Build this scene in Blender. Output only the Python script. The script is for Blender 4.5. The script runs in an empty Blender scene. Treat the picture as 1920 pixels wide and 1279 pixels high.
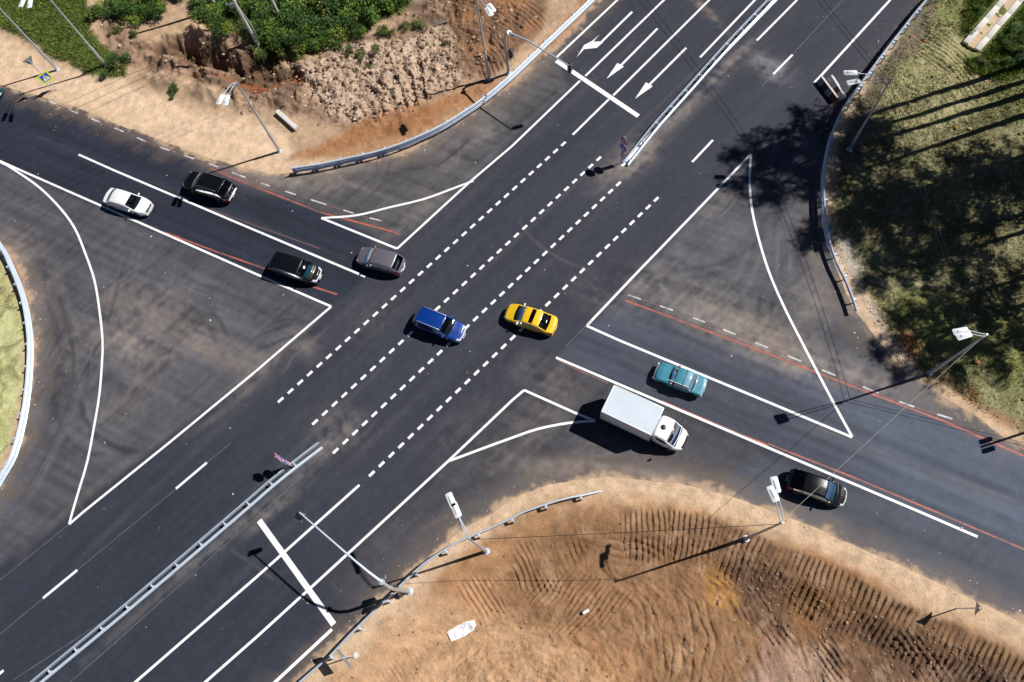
import bpy, bmesh, math, random
import numpy as np
from mathutils import Vector, Matrix

random.seed(7); RNG = np.random.default_rng(11)
SC = bpy.context.scene
COL = SC.collection
R = math.radians

# ------------------------------------------------------------------ camera geometry (solved from the photograph)
FPX, PHI, TILT, CAMH, CX, CY = 1378.36, R(77.265), R(20.916), 54.144, 960.0, 639.5
ND = np.array([math.cos(PHI)*math.sin(TILT), math.sin(PHI)*math.sin(TILT), math.cos(TILT)])
EX = np.array([1.0, 0, 0]) - ND*ND[0]; EX /= np.linalg.norm(EX)
EY = np.cross(EX, ND)
def _G(x, y, z=0.0):
    d = np.array([(x-CX)/FPX, (y-CY)/FPX, 1.0]); P = d*(CAMH-z)/(d@ND)
    return np.array([P@EX, P@EY])
O0 = _G(CX, CY)
def g(x, y, z=0.0):
    """world XY of the point at height z that the photograph shows at pixel x, y"""
    p = _G(x, y, z) - O0
    return (float(p[0]), float(p[1]))
def gl(pts, z=0.0): return [g(a, b, z) for a, b in pts]

SUN_EL, SUN_AZ = 48.5, 17.0        # degrees; azimuth counted from +X

# ------------------------------------------------------------------ small tools
def lin(c):
    c = c/255.0
    return c/12.92 if c <= 0.04045 else ((c+0.055)/1.055)**2.4
def S(r, gg, b, k=1.0): return (lin(r)*k, lin(gg)*k, lin(b)*k)

def tag(o, label=None, cat=None, group=None, kind=None):
    if label: o['label'] = label
    if cat: o['category'] = cat
    if group: o['group'] = group
    if kind: o['kind'] = kind
    return o
def empty(name, loc=(0, 0, 0), rz=0.0, label=None, cat=None, group=None):
    o = bpy.data.objects.new(name, None); COL.objects.link(o)
    o.location = loc; o.rotation_euler = (0, 0, rz); o.empty_display_size = 0.3
    return tag(o, label, cat, group)
def copy_tree(o, parent=None):
    c = o.copy(); COL.objects.link(c); c.parent = parent
    for ch in list(o.children): copy_tree(ch, c)
    return c

class MB:
    """collects shapes and links them as ONE mesh object"""
    def __init__(s): s.v = []; s.f = []; s.m = []
    def add(s, vs, fs, mi=0):
        b = len(s.v); s.v += [tuple(v) for v in vs]
        for f in fs: s.f.append(tuple(b+i for i in f)); s.m.append(mi)
        return s
    def box(s, c, size, rz=0.0, mi=0, bev=0.0):
        sx, sy, sz = size[0]/2, size[1]/2, size[2]/2
        ca, sa = math.cos(rz), math.sin(rz)
        def T(x, y, z): return (c[0]+x*ca-y*sa, c[1]+x*sa+y*ca, c[2]+z)
        if bev <= 0:
            vs = [T(x, y, z) for z in (-sz, sz) for x, y in ((-sx, -sy), (sx, -sy), (sx, sy), (-sx, sy))]
            return s.add(vs, [(3, 2, 1, 0), (4, 5, 6, 7), (0, 1, 5, 4), (1, 2, 6, 5), (2, 3, 7, 6), (3, 0, 4, 7)], mi)
        b = bev
        ring = [(-sx+b, -sy), (sx-b, -sy), (sx, -sy+b), (sx, sy-b), (sx-b, sy), (-sx+b, sy), (-sx, sy-b), (-sx, -sy+b)]
        def inset(k): return [(x*(sx-k)/sx, y*(sy-k)/sy) for x, y in ring]
        lv = [(inset(b), -sz), (ring, -sz+b), (ring, sz-b), (inset(b), sz)]
        vs = [T(x, y, z) for r_, z in lv for x, y in r_]
        fs = [tuple(range(7, -1, -1)), tuple(range(24, 32))]
        for k in range(3):
            for i in range(8):
                j = (i+1) % 8; fs.append((k*8+i, k*8+j, k*8+8+j, k*8+8+i))
        return s.add(vs, fs, mi)
    def tube(s, pts, r, n=8, mi=0, cap=True):
        pts = [Vector(p) for p in pts]
        rs = list(r) if isinstance(r, (list, tuple)) else [r]*len(pts)
        vs = []; fs = []; prev = None
        for i, p in enumerate(pts):
            t = (pts[min(i+1, len(pts)-1)]-pts[max(i-1, 0)]).normalized()
            if prev is None:
                a = Vector((0, 0, 1)) if abs(t.z) < 0.9 else Vector((1, 0, 0))
                u = t.cross(a).normalized()
            else:
                u = (prev - t*prev.dot(t)).normalized()
            prev = u; w = t.cross(u)
            for k in range(n):
                q = 2*math.pi*k/n
                vs.append(p+(u*math.cos(q)+w*math.sin(q))*rs[i])
        for i in range(len(pts)-1):
            for k in range(n):
                j = (k+1) % n; fs.append((i*n+k, i*n+j, i*n+n+j, i*n+n+k))
        if cap:
            fs.append(tuple(range(n-1, -1, -1))); fs.append(tuple(range((len(pts)-1)*n, len(pts)*n)))
        return s.add(vs, fs, mi)
    def prism(s, poly, M, th, mi=0):
        """polygon in local (u,v) extruded by th along local w; M = 4x4 to world"""
        n = len(poly)
        vs = [M @ Vector((a, b, 0)) for a, b in poly]+[M @ Vector((a, b, th)) for a, b in poly]
        fs = [tuple(range(n-1, -1, -1)), tuple(range(n, 2*n))]
        for i in range(n):
            j = (i+1) % n; fs.append((i, j, n+j, n+i))
        return s.add(vs, fs, mi)
    def lathe(s, prof, M, n=20, mi=0):
        """profile (r, h) turned about local z"""
        vs = []; fs = []
        for r_, h in prof:
            for k in range(n):
                q = 2*math.pi*k/n; vs.append(M @ Vector((r_*math.cos(q), r_*math.sin(q), h)))
        for i in range(len(prof)-1):
            for k in range(n):
                j = (k+1) % n; fs.append((i*n+k, i*n+j, i*n+n+j, i*n+n+k))
        fs.append(tuple(range(n-1, -1, -1))); fs.append(tuple(range((len(prof)-1)*n, len(prof)*n)))
        return s.add(vs, fs, mi)
    def build(s, name, mats, parent=None, smooth=None):
        me = bpy.data.meshes.new(name); me.from_pydata(s.v, [], s.f)
        if not isinstance(mats, (list, tuple)): mats = [mats]
        for m in mats: me.materials.append(m)
        if len(mats) > 1: me.polygons.foreach_set('material_index', s.m)
        if smooth is not None:
            me.polygons.foreach_set('use_smooth', [True]*len(s.f))
            me.set_sharp_from_angle(angle=R(smooth))
        me.update()
        o = bpy.data.objects.new(name, me); COL.objects.link(o)
        if parent: o.parent = parent
        return o

def np_mesh(name, V, F, mat, cols=None, smooth=False):
    """mesh from numpy arrays; all faces have the same number of corners"""
    me = bpy.data.meshes.new(name)
    k = F.shape[1]
    me.vertices.add(len(V)); me.vertices.foreach_set('co', V.astype(np.float32).ravel())
    me.loops.add(F.size); me.loops.foreach_set('vertex_index', F.astype(np.int32).ravel())
    me.polygons.add(len(F))
    me.polygons.foreach_set('loop_start', np.arange(0, F.size, k, dtype=np.int32))
    me.polygons.foreach_set('use_smooth', np.full(len(F), smooth))
    me.materials.append(mat)
    if cols is not None:
        a = me.attributes.new('Col', 'FLOAT_COLOR', 'POINT')
        c4 = np.ones((len(V), 4), np.float32); c4[:, :3] = cols
        a.data.foreach_set('color', c4.ravel())
    me.update(calc_edges=True); me.validate()
    o = bpy.data.objects.new(name, me); COL.objects.link(o)
    return o

# ------------------------------------------------------------------ noise and distance fields
PERM = RNG.random((256, 256))
def vnoise(x, y, seed=0):
    x = np.asarray(x, float)+seed*17.31; y = np.asarray(y, float)+seed*9.77
    xi = np.floor(x).astype(np.int64); yi = np.floor(y).astype(np.int64)
    fx = x-xi; fy = y-yi; fx = fx*fx*(3-2*fx); fy = fy*fy*(3-2*fy)
    a = PERM[xi & 255, yi & 255]; b = PERM[(xi+1) & 255, yi & 255]
    c = PERM[xi & 255, (yi+1) & 255]; d = PERM[(xi+1) & 255, (yi+1) & 255]
    return (a*(1-fx)+b*fx)*(1-fy)+(c*(1-fx)+d*fx)*fy
def fbm(x, y, o=4, seed=0):
    t = 0; a = 0.5; n = 0
    for i in range(o):
        t = t+a*vnoise(x*2**i, y*2**i, seed+i*3); n += a; a *= 0.5
    return t/n-0.5
def sst(a, b, x):
    t = np.clip((x-a)/(b-a), 0, 1); return t*t*(3-2*t)
SUNV = (math.cos(R(SUN_AZ)), math.sin(R(SUN_AZ)))
def saw(t, k=5.0):
    f = t-np.floor(t); return np.where(f < 1/k, f*k, (1-f)*k/(k-1))
def seg_dist(X, Y, a, b):
    dx, dy = b[0]-a[0], b[1]-a[1]; L2 = dx*dx+dy*dy+1e-12
    t = np.clip(((X-a[0])*dx+(Y-a[1])*dy)/L2, 0, 1)
    return np.hypot(X-a[0]-t*dx, Y-a[1]-t*dy), t
def poly_sdf(X, Y, poly):
    """signed distance, negative inside"""
    d = np.full(X.shape, 1e9); ins = np.zeros(X.shape, bool); n = len(poly)
    for i in range(n):
        a = poly[i]; b = poly[(i+1) % n]
        d = np.minimum(d, seg_dist(X, Y, a, b)[0])
        if a[1] != b[1]:
            c = ((a[1] > Y) != (b[1] > Y)) & (X < (b[0]-a[0])*(Y-a[1])/(b[1]-a[1])+a[0]); ins ^= c
    return np.where(ins, -d, d)
def line_st(X, Y, pts):
    """arc length along and distance from a polyline"""
    d = np.full(X.shape, 1e9); s = np.zeros(X.shape); acc = 0.0
    for a, b in zip(pts[:-1], pts[1:]):
        dd, t = seg_dist(X, Y, a, b); L = math.hypot(b[0]-a[0], b[1]-a[1])
        m = dd < d; d = np.where(m, dd, d); s = np.where(m, acc+t*L, s); acc += L
    return s, d
def spline(pts, step=0.5):
    """Catmull-Rom through 2-D points, resampled"""
    P = [np.array(p, float) for p in pts]
    P = [2*P[0]-P[1]]+P+[2*P[-1]-P[-2]]; out = []
    for i in range(1, len(P)-2):
        L = np.linalg.norm(P[i+1]-P[i]); n = max(2, int(L/step))
        for k in range(n):
            t = k/n
            out.append(0.5*((2*P[i])+(-P[i-1]+P[i+1])*t+(2*P[i-1]-5*P[i]+4*P[i+1]-P[i+2])*t*t+(-P[i-1]+3*P[i]-3*P[i+1]+P[i+2])*t**3))
    out.append(P[-2])
    return [(float(p[0]), float(p[1])) for p in out]

# ------------------------------------------------------------------ materials
def new_mat(name):
    m = bpy.data.materials.new(name); m.use_nodes = True
    nt = m.node_tree; b = nt.nodes['Principled BSDF']; return m, nt, b
def mat(name, col, rough=0.6, metal=0.0, coat=0.0, var=0.0, scale=6.0, bump=0.0, spec=0.5):
    m, nt, b = new_mat(name)
    b.inputs['Base Color'].default_value = (*col, 1); b.inputs['Roughness'].default_value = rough
    b.inputs['Metallic'].default_value = metal; b.inputs['Coat Weight'].default_value = coat
    b.inputs['Coat Roughness'].default_value = 0.04; b.inputs['Specular IOR Level'].default_value = spec
    if var or bump:
        tc = nt.nodes.new('ShaderNodeTexCoord'); n = nt.nodes.new('ShaderNodeTexNoise')
        n.inputs['Scale'].default_value = scale; n.inputs['Detail'].default_value = 5
        nt.links.new(tc.outputs['Object'], n.inputs['Vector'])
        if var:
            mr = nt.nodes.new('ShaderNodeMapRange'); mr.inputs['To Min'].default_value = 1-var; mr.inputs['To Max'].default_value = 1+var
            mr.inputs['From Min'].default_value = 0.25; mr.inputs['From Max'].default_value = 0.75
            mx = nt.nodes.new('ShaderNodeVectorMath'); mx.operation = 'SCALE'; mx.inputs[0].default_value = col
            nt.links.new(n.outputs['Fac'], mr.inputs['Value']); nt.links.new(mr.outputs[0], mx.inputs['Scale'])
            nt.links.new(mx.outputs[0], b.inputs['Base Color'])
        if bump:
            bp = nt.nodes.new('ShaderNodeBump'); bp.inputs['Strength'].default_value = bump; bp.inputs['Distance'].default_value = 0.02
            nt.links.new(n.outputs['Fac'], bp.inputs['Height']); nt.links.new(bp.outputs[0], b.inputs['Normal'])
    return m
def attr_mat(name, rough, layers, bump_scale=0, bump=0.0, bdist=0.03, spec=0.3, sheen=0.0):
    """base colour from the Col attribute (kind of soil / wear), multiplied by noise layers (scale, lo, hi)"""
    m, nt, b = new_mat(name)
    at = nt.nodes.new('ShaderNodeAttribute'); at.attribute_name = 'Col'
    tc = nt.nodes.new('ShaderNodeTexCoord'); out = at.outputs['Color']
    for sc, lo, hi in layers:
        n = nt.nodes.new('ShaderNodeTexNoise'); n.inputs['Scale'].default_value = sc; n.inputs['Detail'].default_value = 6
        n.inputs['Roughness'].default_value = 0.65
        nt.links.new(tc.outputs['Object'], n.inputs['Vector'])
        mr = nt.nodes.new('ShaderNodeMapRange'); mr.inputs['From Min'].default_value = 0.3; mr.inputs['From Max'].default_value = 0.7
        mr.inputs['To Min'].default_value = lo; mr.inputs['To Max'].default_value = hi
        nt.links.new(n.outputs['Fac'], mr.inputs['Value'])
        mx = nt.nodes.new('ShaderNodeVectorMath'); mx.operation = 'SCALE'
        nt.links.new(out, mx.inputs[0]); nt.links.new(mr.outputs[0], mx.inputs['Scale']); out = mx.outputs[0]
    nt.links.new(out, b.inputs['Base Color'])
    b.inputs['Roughness'].default_value = rough; b.inputs['Specular IOR Level'].default_value = spec
    if bump:
        n = nt.nodes.new('ShaderNodeTexNoise'); n.inputs['Scale'].default_value = bump_scale; n.inputs['Detail'].default_value = 8
        nt.links.new(tc.outputs['Object'], n.inputs['Vector'])
        bp = nt.nodes.new('ShaderNodeBump'); bp.inputs['Strength'].default_value = bump; bp.inputs['Distance'].default_value = bdist
        nt.links.new(n.outputs['Fac'], bp.inputs['Height']); nt.links.new(bp.outputs[0], b.inputs['Normal'])
    return m
def glass_mat(name, tint):
    m = bpy.data.materials.new(name); m.use_nodes = True; nt = m.node_tree; nt.nodes.clear()
    o = nt.nodes.new('ShaderNodeOutputMaterial'); t = nt.nodes.new('ShaderNodeBsdfTransparent'); t.inputs[0].default_value = (*tint, 1)
    gl_ = nt.nodes.new('ShaderNodeBsdfGlossy'); gl_.inputs['Roughness'].default_value = 0.03
    gl_.inputs[0].default_value = (0.95, 1.0, 1.0, 1)
    fr = nt.nodes.new('ShaderNodeFresnel'); fr.inputs[0].default_value = 1.55
    mx = nt.nodes.new('ShaderNodeMixShader')
    nt.links.new(fr.outputs[0], mx.inputs[0]); nt.links.new(t.outputs[0], mx.inputs[1]); nt.links.new(gl_.outputs[0], mx.inputs[2])
    nt.links.new(mx.outputs[0], o.inputs[0]); return m

M = {}
M['ground'] = attr_mat('soil', 0.95, [(0.9, 0.9, 1.1), (5.0, 0.86, 1.14), (22.0, 0.82, 1.18)], 9.0, 0.9, 0.06, 0.1)
M['asphalt'] = attr_mat('asphalt', 0.8, [(0.35, 0.94, 1.06), (2.4, 0.95, 1.05), (16.0, 0.86, 1.14)], 30.0, 0.25, 0.01, 0.3)
def paint_mat(name, col, under, sc, lo, hi, var=.1):
    m = mat(name, col, .65, var=var, scale=2.5); nt = m.node_tree; b = nt.nodes['Principled BSDF']; src = b.inputs['Base Color'].links[0].from_socket
    tc = nt.nodes.new('ShaderNodeTexCoord'); out = None
    for k, (q, w) in enumerate(((sc, 1.0), (sc*9, .45))):
        n = nt.nodes.new('ShaderNodeTexNoise'); n.inputs['Scale'].default_value = q; n.inputs['Detail'].default_value = 6; n.inputs['Roughness'].default_value = .7
        nt.links.new(tc.outputs['Object'], n.inputs['Vector']); mm = nt.nodes.new('ShaderNodeMath'); mm.operation = 'MULTIPLY'; mm.inputs[1].default_value = w; nt.links.new(n.outputs['Fac'], mm.inputs[0])
        if out is None: out = mm.outputs[0]
        else:
            ad = nt.nodes.new('ShaderNodeMath'); ad.operation = 'ADD'; nt.links.new(out, ad.inputs[0]); nt.links.new(mm.outputs[0], ad.inputs[1]); out = ad.outputs[0]
    mr = nt.nodes.new('ShaderNodeMapRange'); mr.inputs['From Min'].default_value = lo; mr.inputs['From Max'].default_value = hi; nt.links.new(out, mr.inputs['Value'])
    mx = nt.nodes.new('ShaderNodeMix'); mx.data_type = 'RGBA'; nt.links.new(mr.outputs[0], mx.inputs[0]); nt.links.new(src, mx.inputs[6]); mx.inputs[7].default_value = (*under, 1)
    nt.links.new(mx.outputs[2], b.inputs['Base Color']); return m
M['paint_white'] = paint_mat('road_paint_white', (0.84, 0.85, 0.87), (.2, .2, .21), .9, .80, 1.12, .1)
M['paint_red'] = paint_mat('road_paint_orange', S(192, 98, 80), (.07, .065, .065), .5, .54, .92, .2)
M['paint_faded'] = paint_mat('road_paint_faded_red', S(140, 84, 84), (.09, .085, .085), .8, .55, .85, .2)
M['paint_thin'] = mat('road_paint_worn', S(96, 100, 108), 0.8, var=0.4, scale=1.5)
M['paint_old'] = paint_mat('road_paint_old_white', S(200, 196, 200), (.09, .085, .085), 1.2, .68, .95, .1)
M['galv'] = mat('galvanised_steel', (0.6, 0.69, 0.8), 0.4, 0.3, var=0.08, scale=2.0)
M['pole'] = mat('galvanised_pole', (0.5, 0.54, 0.58), 0.45, 0.5, var=0.1, scale=1.5)
M['lamp'] = mat('lamp_housing', (0.72, 0.77, 0.8), 0.4)
M['lens'] = mat('lamp_glass', (0.5, 0.55, 0.55), 0.15)
M['concrete'] = mat('pale_concrete', (0.62, 0.6, 0.57), 0.85, var=0.12, scale=4.0, bump=0.3)
M['dark'] = mat('black_plastic', (0.012, 0.012, 0.014), 0.45)
M['rubber'] = mat('tyre_rubber', (0.018, 0.018, 0.018), 0.8)
M['rim'] = mat('alloy_rim', (0.45, 0.46, 0.48), 0.3, 0.8)
M['chrome'] = mat('chrome', (0.78, 0.8, 0.83), 0.25, 0.45)
M['glass'] = glass_mat('tinted_car_glass', (0.42, 0.5, 0.5))
M['glass_dark'] = glass_mat('privacy_glass', (0.08, 0.09, 0.1))
M['seat'] = mat('seat_fabric', (0.05, 0.055, 0.06), 0.9)
M['dash'] = mat('dashboard', (0.04, 0.05, 0.055), 0.7)
M['head'] = mat('headlamp_glass', (0.75, 0.8, 0.85), 0.1, 0.2, coat=1.0)
M['tail'] = mat('tail_lamp_red', (0.5, 0.015, 0.015), 0.2, coat=1.0)
M['plate'] = mat('number_plate_white', (0.8, 0.8, 0.8), 0.5)
M['skin'] = mat('skin', (0.55, 0.3, 0.22), 0.6)
def car_paint(name, c, rough=0.3, coat=1.0, metal=0.0): return mat(name, c, rough, metal, coat)
M['p_white'] = car_paint('white_car_paint', (0.82, 0.83, 0.84))
M['p_black'] = mat('black_car_paint', (0.004, 0.005, 0.007), 0.3, coat=.35, spec=.25)
M['p_grey'] = car_paint('grey_mauve_car_paint', (0.17, 0.155, 0.19), 0.35, metal=0.3)
M['p_blue'] = car_paint('blue_car_paint', (0.002, 0.04, 0.26), 0.3, metal=0.15)
M['p_yellow'] = car_paint('yellow_car_paint', (0.86, 0.52, 0.015), 0.35)
M['p_teal'] = car_paint('teal_car_paint', (0.05, 0.24, 0.33), 0.45, 0.4)
M['p_dteal'] = car_paint('dark_teal_car_paint', (0.01, 0.09, 0.12), 0.35)
M['box_top'] = mat('truck_box_roof', (0.56, 0.64, 0.72), 0.6, var=0.05, scale=1.0)
M['box_side'] = mat('truck_box_side', (0.6, 0.66, 0.72), 0.6)
M['sign_blue'] = mat('sign_blue', (0.01, 0.09, 0.55), 0.4)
M['sign_red'] = mat('sign_red', (0.65, 0.03, 0.05), 0.4)
M['sign_white'] = mat('sign_white', (0.85, 0.85, 0.85), 0.4)
M['sign_yellow'] = mat('sign_fluorescent', (0.75, 0.88, 0.02), 0.5)
M['sign_back'] = mat('sign_back_grey', (0.3, 0.32, 0.34), 0.5, 0.4)
M['sign_black'] = mat('sign_black', (0.01, 0.01, 0.01), 0.5)
M['wood'] = mat('old_wood', (0.17, 0.15, 0.13), 0.9, var=0.3, scale=5.0)
M['cable'] = mat('cable_black', (0.02, 0.02, 0.018), 0.9, spec=.05)
M['cable_light'] = mat('cable_pale', (0.3, 0.29, 0.27), 0.8)
M['bark'] = mat('pine_bark', (0.16, 0.09, 0.055), 0.9, var=0.3, scale=4.0, bump=0.5)
M['sheet'] = mat('white_sheet', (0.78, 0.77, 0.78), 0.7)
M['leaf'] = attr_mat('leaves', 0.6, [(2.0, 0.75, 1.25)], spec=0.3)
M['needle'] = attr_mat('pine_needles', 0.6, [(1.0, 0.8, 1.2)], spec=0.3)
M['stem'] = mat('shrub_stem', (0.1, 0.07, 0.05), 0.9)
M['stone'] = attr_mat('stones', 0.9, [(9.0, 0.85, 1.15)], spec=0.2)

# ------------------------------------------------------------------ terrain and road
def axis(lo, hi, st, far):
    core = np.arange(lo, hi+st/2, st); out = []; d = st
    x = hi
    while x < far: d *= 1.35; x += d; out.append(x)
    hi_ = np.array(out); out = []; d = st; x = lo
    while x > -far: d *= 1.35; x -= d; out.append(x)
    return np.concatenate([np.array(out)[::-1], core, hi_])
def axis2(parts, far):
    core = np.concatenate([np.arange(a, b, st) for a, b, st in parts]); up = []; dn = []; d = .12; x = core[-1]
    while x < far: d *= 1.35; x += d; up.append(x)
    d = .12; x = core[0]
    while x > -far: d *= 1.35; x -= d; dn.append(x)
    return np.concatenate([np.array(dn)[::-1], core, np.array(up)])
XS = axis2([(-58, -9, .1), (-9, 41, .062), (41, 54, .1)], 320); YS = axis2([(-42, -31, .16), (-31, -11, .062), (-11, 8, .12), (8, 44, .09)], 320)
GX, GY = np.meshgrid(XS, YS, indexing='ij')

ROAD_PX = [(1190, -80), (1120, 0), (1045, 85), (994, 119), (958, 158), (905, 197), (855, 227), (793, 268), (730, 288), (640, 308), (560, 324), (505, 327), (440, 311),
           (400, 299), (300, 262), (215, 230), (130, 197), (60, 176), (0, 160), (-200, 105), (-520, 10),
           (-520, 330), (-200, 420), (-60, 425), (0, 458), (30, 492), (55, 560), (64, 640), (58, 730), (40, 805), (0, 905), (-60, 990), (-340, 1260), (-900, 1700),
           (-300, 2100), (400, 1430), (557, 1279), (640, 1195), (695, 1144), (793, 1054), (870, 990), (917, 964), (960, 936), (1010, 914), (1072, 899), (1135, 894), (1210, 899), (1285, 911), (1360, 929), (1440, 955),
           (1553, 1001), (1665, 1049), (1790, 1109), (1920, 1169), (2300, 1345), (2900, 1620), (2900, 1240), (2300, 1000), (2050, 890), (1930, 838), (1885, 822), (1840, 786), (1778, 752), (1735, 723), (1690, 692), (1645, 640), (1598, 575),
           (1575, 520), (1553, 470), (1541, 420), (1537, 330), (1549, 270), (1580, 200), (1640, 115), (1690, 50), (1727, 0), (1790, -80), (2030, -340), (1420, -340)]
ROAD = gl(ROAD_PX)

def coarse(fn, X, Y, st=0.35):
    """evaluate a smooth field on a coarse lattice over the near area and interpolate it"""
    x0, x1, y0, y1 = max(-60, X.min()), min(56, X.max()), max(-42, Y.min()), min(46, Y.max())
    xs = np.arange(x0, max(x1, x0+2*st)+st*1.01, st); ys = np.arange(y0, max(y1, y0+2*st)+st*1.01, st)
    A, B = np.meshgrid(xs, ys, indexing='ij'); D = fn(A, B)
    fx = np.clip((X-xs[0])/st, 0, len(xs)-1.001); fy = np.clip((Y-ys[0])/st, 0, len(ys)-1.001)
    i = fx.astype(int); j = fy.astype(int); u = fx-i; v = fy-j
    return (D[i, j]*(1-u)+D[i+1, j]*u)*(1-v)+(D[i, j+1]*(1-u)+D[i+1, j+1]*u)*v
near = (GX > -60) & (GX < 56) & (GY > -42) & (GY < 46)
DR = np.where(near, coarse(lambda a, b: poly_sdf(a, b, ROAD), GX, GY, 0.25), 0)
DR[~near] = poly_sdf(GX[~near], GY[~near], ROAD)

WX = fbm(GX*0.35, GY*0.35, 3, 5); WY = fbm(GX*0.35, GY*0.35, 3, 9)          # domain warp
def region(poly_px, feather=0.8, warp=1.2, X=None, Y=None):
    if X is None: X, Y, wx = GX, GY, WX*warp*2
    else: wx = RW*warp*2
    P = gl(poly_px); out = np.zeros(X.shape); mg_ = feather+abs(warp)+.6; Q = np.array(P)
    i0, i1 = np.searchsorted(X[:, 0], [Q[:, 0].min()-mg_, Q[:, 0].max()+mg_]); j0, j1 = np.searchsorted(Y[0], [Q[:, 1].min()-mg_, Q[:, 1].max()+mg_])
    if i1 <= i0 or j1 <= j0: return out
    d = coarse(lambda a, b: poly_sdf(a, b, P), X[i0:i1, j0:j1], Y[i0:i1, j0:j1], 0.4)
    out[i0:i1, j0:j1] = 1-sst(-feather, feather, d+(wx[i0:i1, j0:j1] if not np.isscalar(wx) else 0)); return out

# --- soils (colour of the soil itself)
KS = 0.89
def C(r, gg, b, sat=0.88):
    m = (r+gg+b)/3; return np.array(S(*[m+(q-m)*sat for q in (r, gg, b)], KS))
GC = np.empty(GX.shape+(3,)); GC[:] = C(190, 158, 126)
def lay(mask, c, amt=1.0):
    m = (mask*amt)[..., None]; GC[:] = GC*(1-m)+np.asarray(c)*m
n_big = fbm(GX*0.12, GY*0.12, 4, 21); n_mid = fbm(GX*0.5, GY*0.5, 4, 23); n_fin = fbm(GX*2.2, GY*2.2, 4, 27)
A_RUB = [(180, 20), (330, 95), (500, 105), (560, 120), (700, 60), (800, 0), (820, -60), (1020, -60), (960, 110), (880, 165), (760, 205), (640, 240), (540, 215), (440, 185), (300, 150), (250, 140), (200, 110)]
A_BUSH = [(360, -80), (375, 40), (400, 70), (470, 75), (500, 105), (560, 112), (620, 95), (690, 55), (750, 20), (790, -80)]
A_GRASS = [(-300, -150), (-200, 20), (0, 50), (60, 80), (110, 115), (190, 138), (240, 145), (235, 118), (200, 100), (180, 60), (165, 20), (160, -150)]
A_ORANGE = [(540, 300), (600, 265), (680, 230), (760, 205), (840, 175), (880, 160), (960, 140), (1120, -30), (1140, 0), (960, 165), (860, 225), (760, 278), (640, 305)]
A_TREAD = [(850, 60), (840, -40), (1060, -60), (1010, 60), (950, 130), (905, 150), (860, 120)]
A_PIT = [(262, 92), (300, 70), (390, 85), (470, 110), (545, 118), (568, 150), (520, 170), (440, 156), (360, 128), (290, 112)]
A_RUST = [(300, 100), (350, 112), (400, 135), (440, 148), (500, 152), (560, 135), (572, 142), (560, 158), (500, 166), (430, 158), (380, 138), (310, 112)]
A_PINK = [(560, 120), (650, 90), (760, 70), (850, 60), (870, 150), (800, 190), (720, 215), (640, 235), (600, 190)]
A_SAND_L = [(-300, 60), (0, 60), (110, 118), (240, 150), (330, 190), (430, 225), (530, 240), (560, 300), (470, 335), (300, 275), (100, 200), (-300, 130)]
A_RIGHT = [(1720, -120), (1690, 60), (1600, 210), (1560, 330), (1565, 450), (1620, 560), (1680, 640), (1740, 700), (1830, 770), (1930, 830), (2400, 1050), (2600, -120)]
A_GREEN_R = [(1830, -100), (1800, 60), (1830, 130), (1870, 150), (1960, 140), (2300, 100), (2300, -100)]
A_STRAW = [(1650, 60), (1740, 30), (1830, 70), (1850, 160), (1800, 260), (1690, 260), (1640, 200)]
A_BANK_R = [(1640, 620), (1700, 690), (1780, 760), (1850, 790), (1930, 840), (2300, 1010), (2300, 960), (1930, 790), (1850, 745), (1770, 690), (1700, 600)]
A_GRAVEL_R = [(1565, 430), (1590, 520), (1640, 610), (1690, 690), (1720, 712), (1715, 690), (1660, 600), (1615, 520), (1590, 450)]
A_LOWER = [(560, 1330), (640, 1240), (720, 1160), (800, 1090), (880, 1020), (980, 960), (1080, 925), (1200, 925), (1330, 950), (1440, 990), (1600, 1060), (1780, 1150), (1960, 1240), (2300, 1400), (2300, 1700), (400, 1700)]
A_BROWN1 = [(1000, 980), (1100, 965), (1300, 985), (1430, 1010), (1500, 1090), (1480, 1279), (1350, 1500), (1180, 1500), (1180, 1250), (1100, 1190), (980, 1180), (900, 1160), (930, 1080)]
A_DARK = [(1360, 1040), (1440, 1050), (1560, 1110), (1700, 1190), (1960, 1290), (2100, 1500), (1580, 1500), (1560, 1220), (1440, 1200), (1380, 1140), (1330, 1080)]
A_STRIPB = [(1160, 950), (1300, 958), (1440, 1000), (1560, 1056), (1680, 1112), (1800, 1165), (1960, 1240), (1960, 1300), (1800, 1240), (1680, 1190), (1560, 1130), (1440, 1068), (1300, 1025), (1160, 1000)]
A_PINKSAND = [(1430, 1200), (1540, 1225), (1590, 1279), (1620, 1500), (1340, 1500)]
A_LEFT = [(-300, 440), (0, 475), (36, 560), (46, 640), (42, 730), (20, 830), (-10, 890), (-300, 1300)]
A_LEFTB = [(0, 462), (34, 540), (47, 620), (50, 680), (46, 740), (28, 820), (0, 890), (-40, 960), (-40, 1010), (0, 905), (45, 800), (64, 720), (66, 640), (58, 560), (30, 480)]
lay(region(A_SAND_L, 0.8, 1.0), C(222, 190, 157))
lay(region(A_RUB, 0.8, 1.4), C(156, 126, 102)); lay(region(A_RUB, 0.8, 1.4)*sst(0.0, 0.2, n_mid), C(112, 90, 74), 0.85)
lay(region(A_PINK, 0.7, 1.6), C(194, 168, 144), 0.85)
lay(region(A_PIT, 0.8, 1.4), C(106, 82, 64), 0.95)
lay(region(A_ORANGE, 0.6, 0.8), C(172, 122, 82)); lay(region(A_ORANGE, 0.6, 0.8)*sst(0.0, 0.2, n_mid), C(152, 98, 60), 0.6)
lay(region(A_TREAD, 0.6, 1.0), C(126, 94, 70), 0.9); lay(region(A_TREAD, 0.6, 1.0)*sst(0.02, 0.2, n_mid), C(186, 128, 84), 0.5)
lay(region(A_BUSH, 0.8, 1.6), C(92, 100, 50), 0.9)
lay(region(A_GRASS, 0.5, 1.0), C(82, 98, 44), 0.95)
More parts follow.
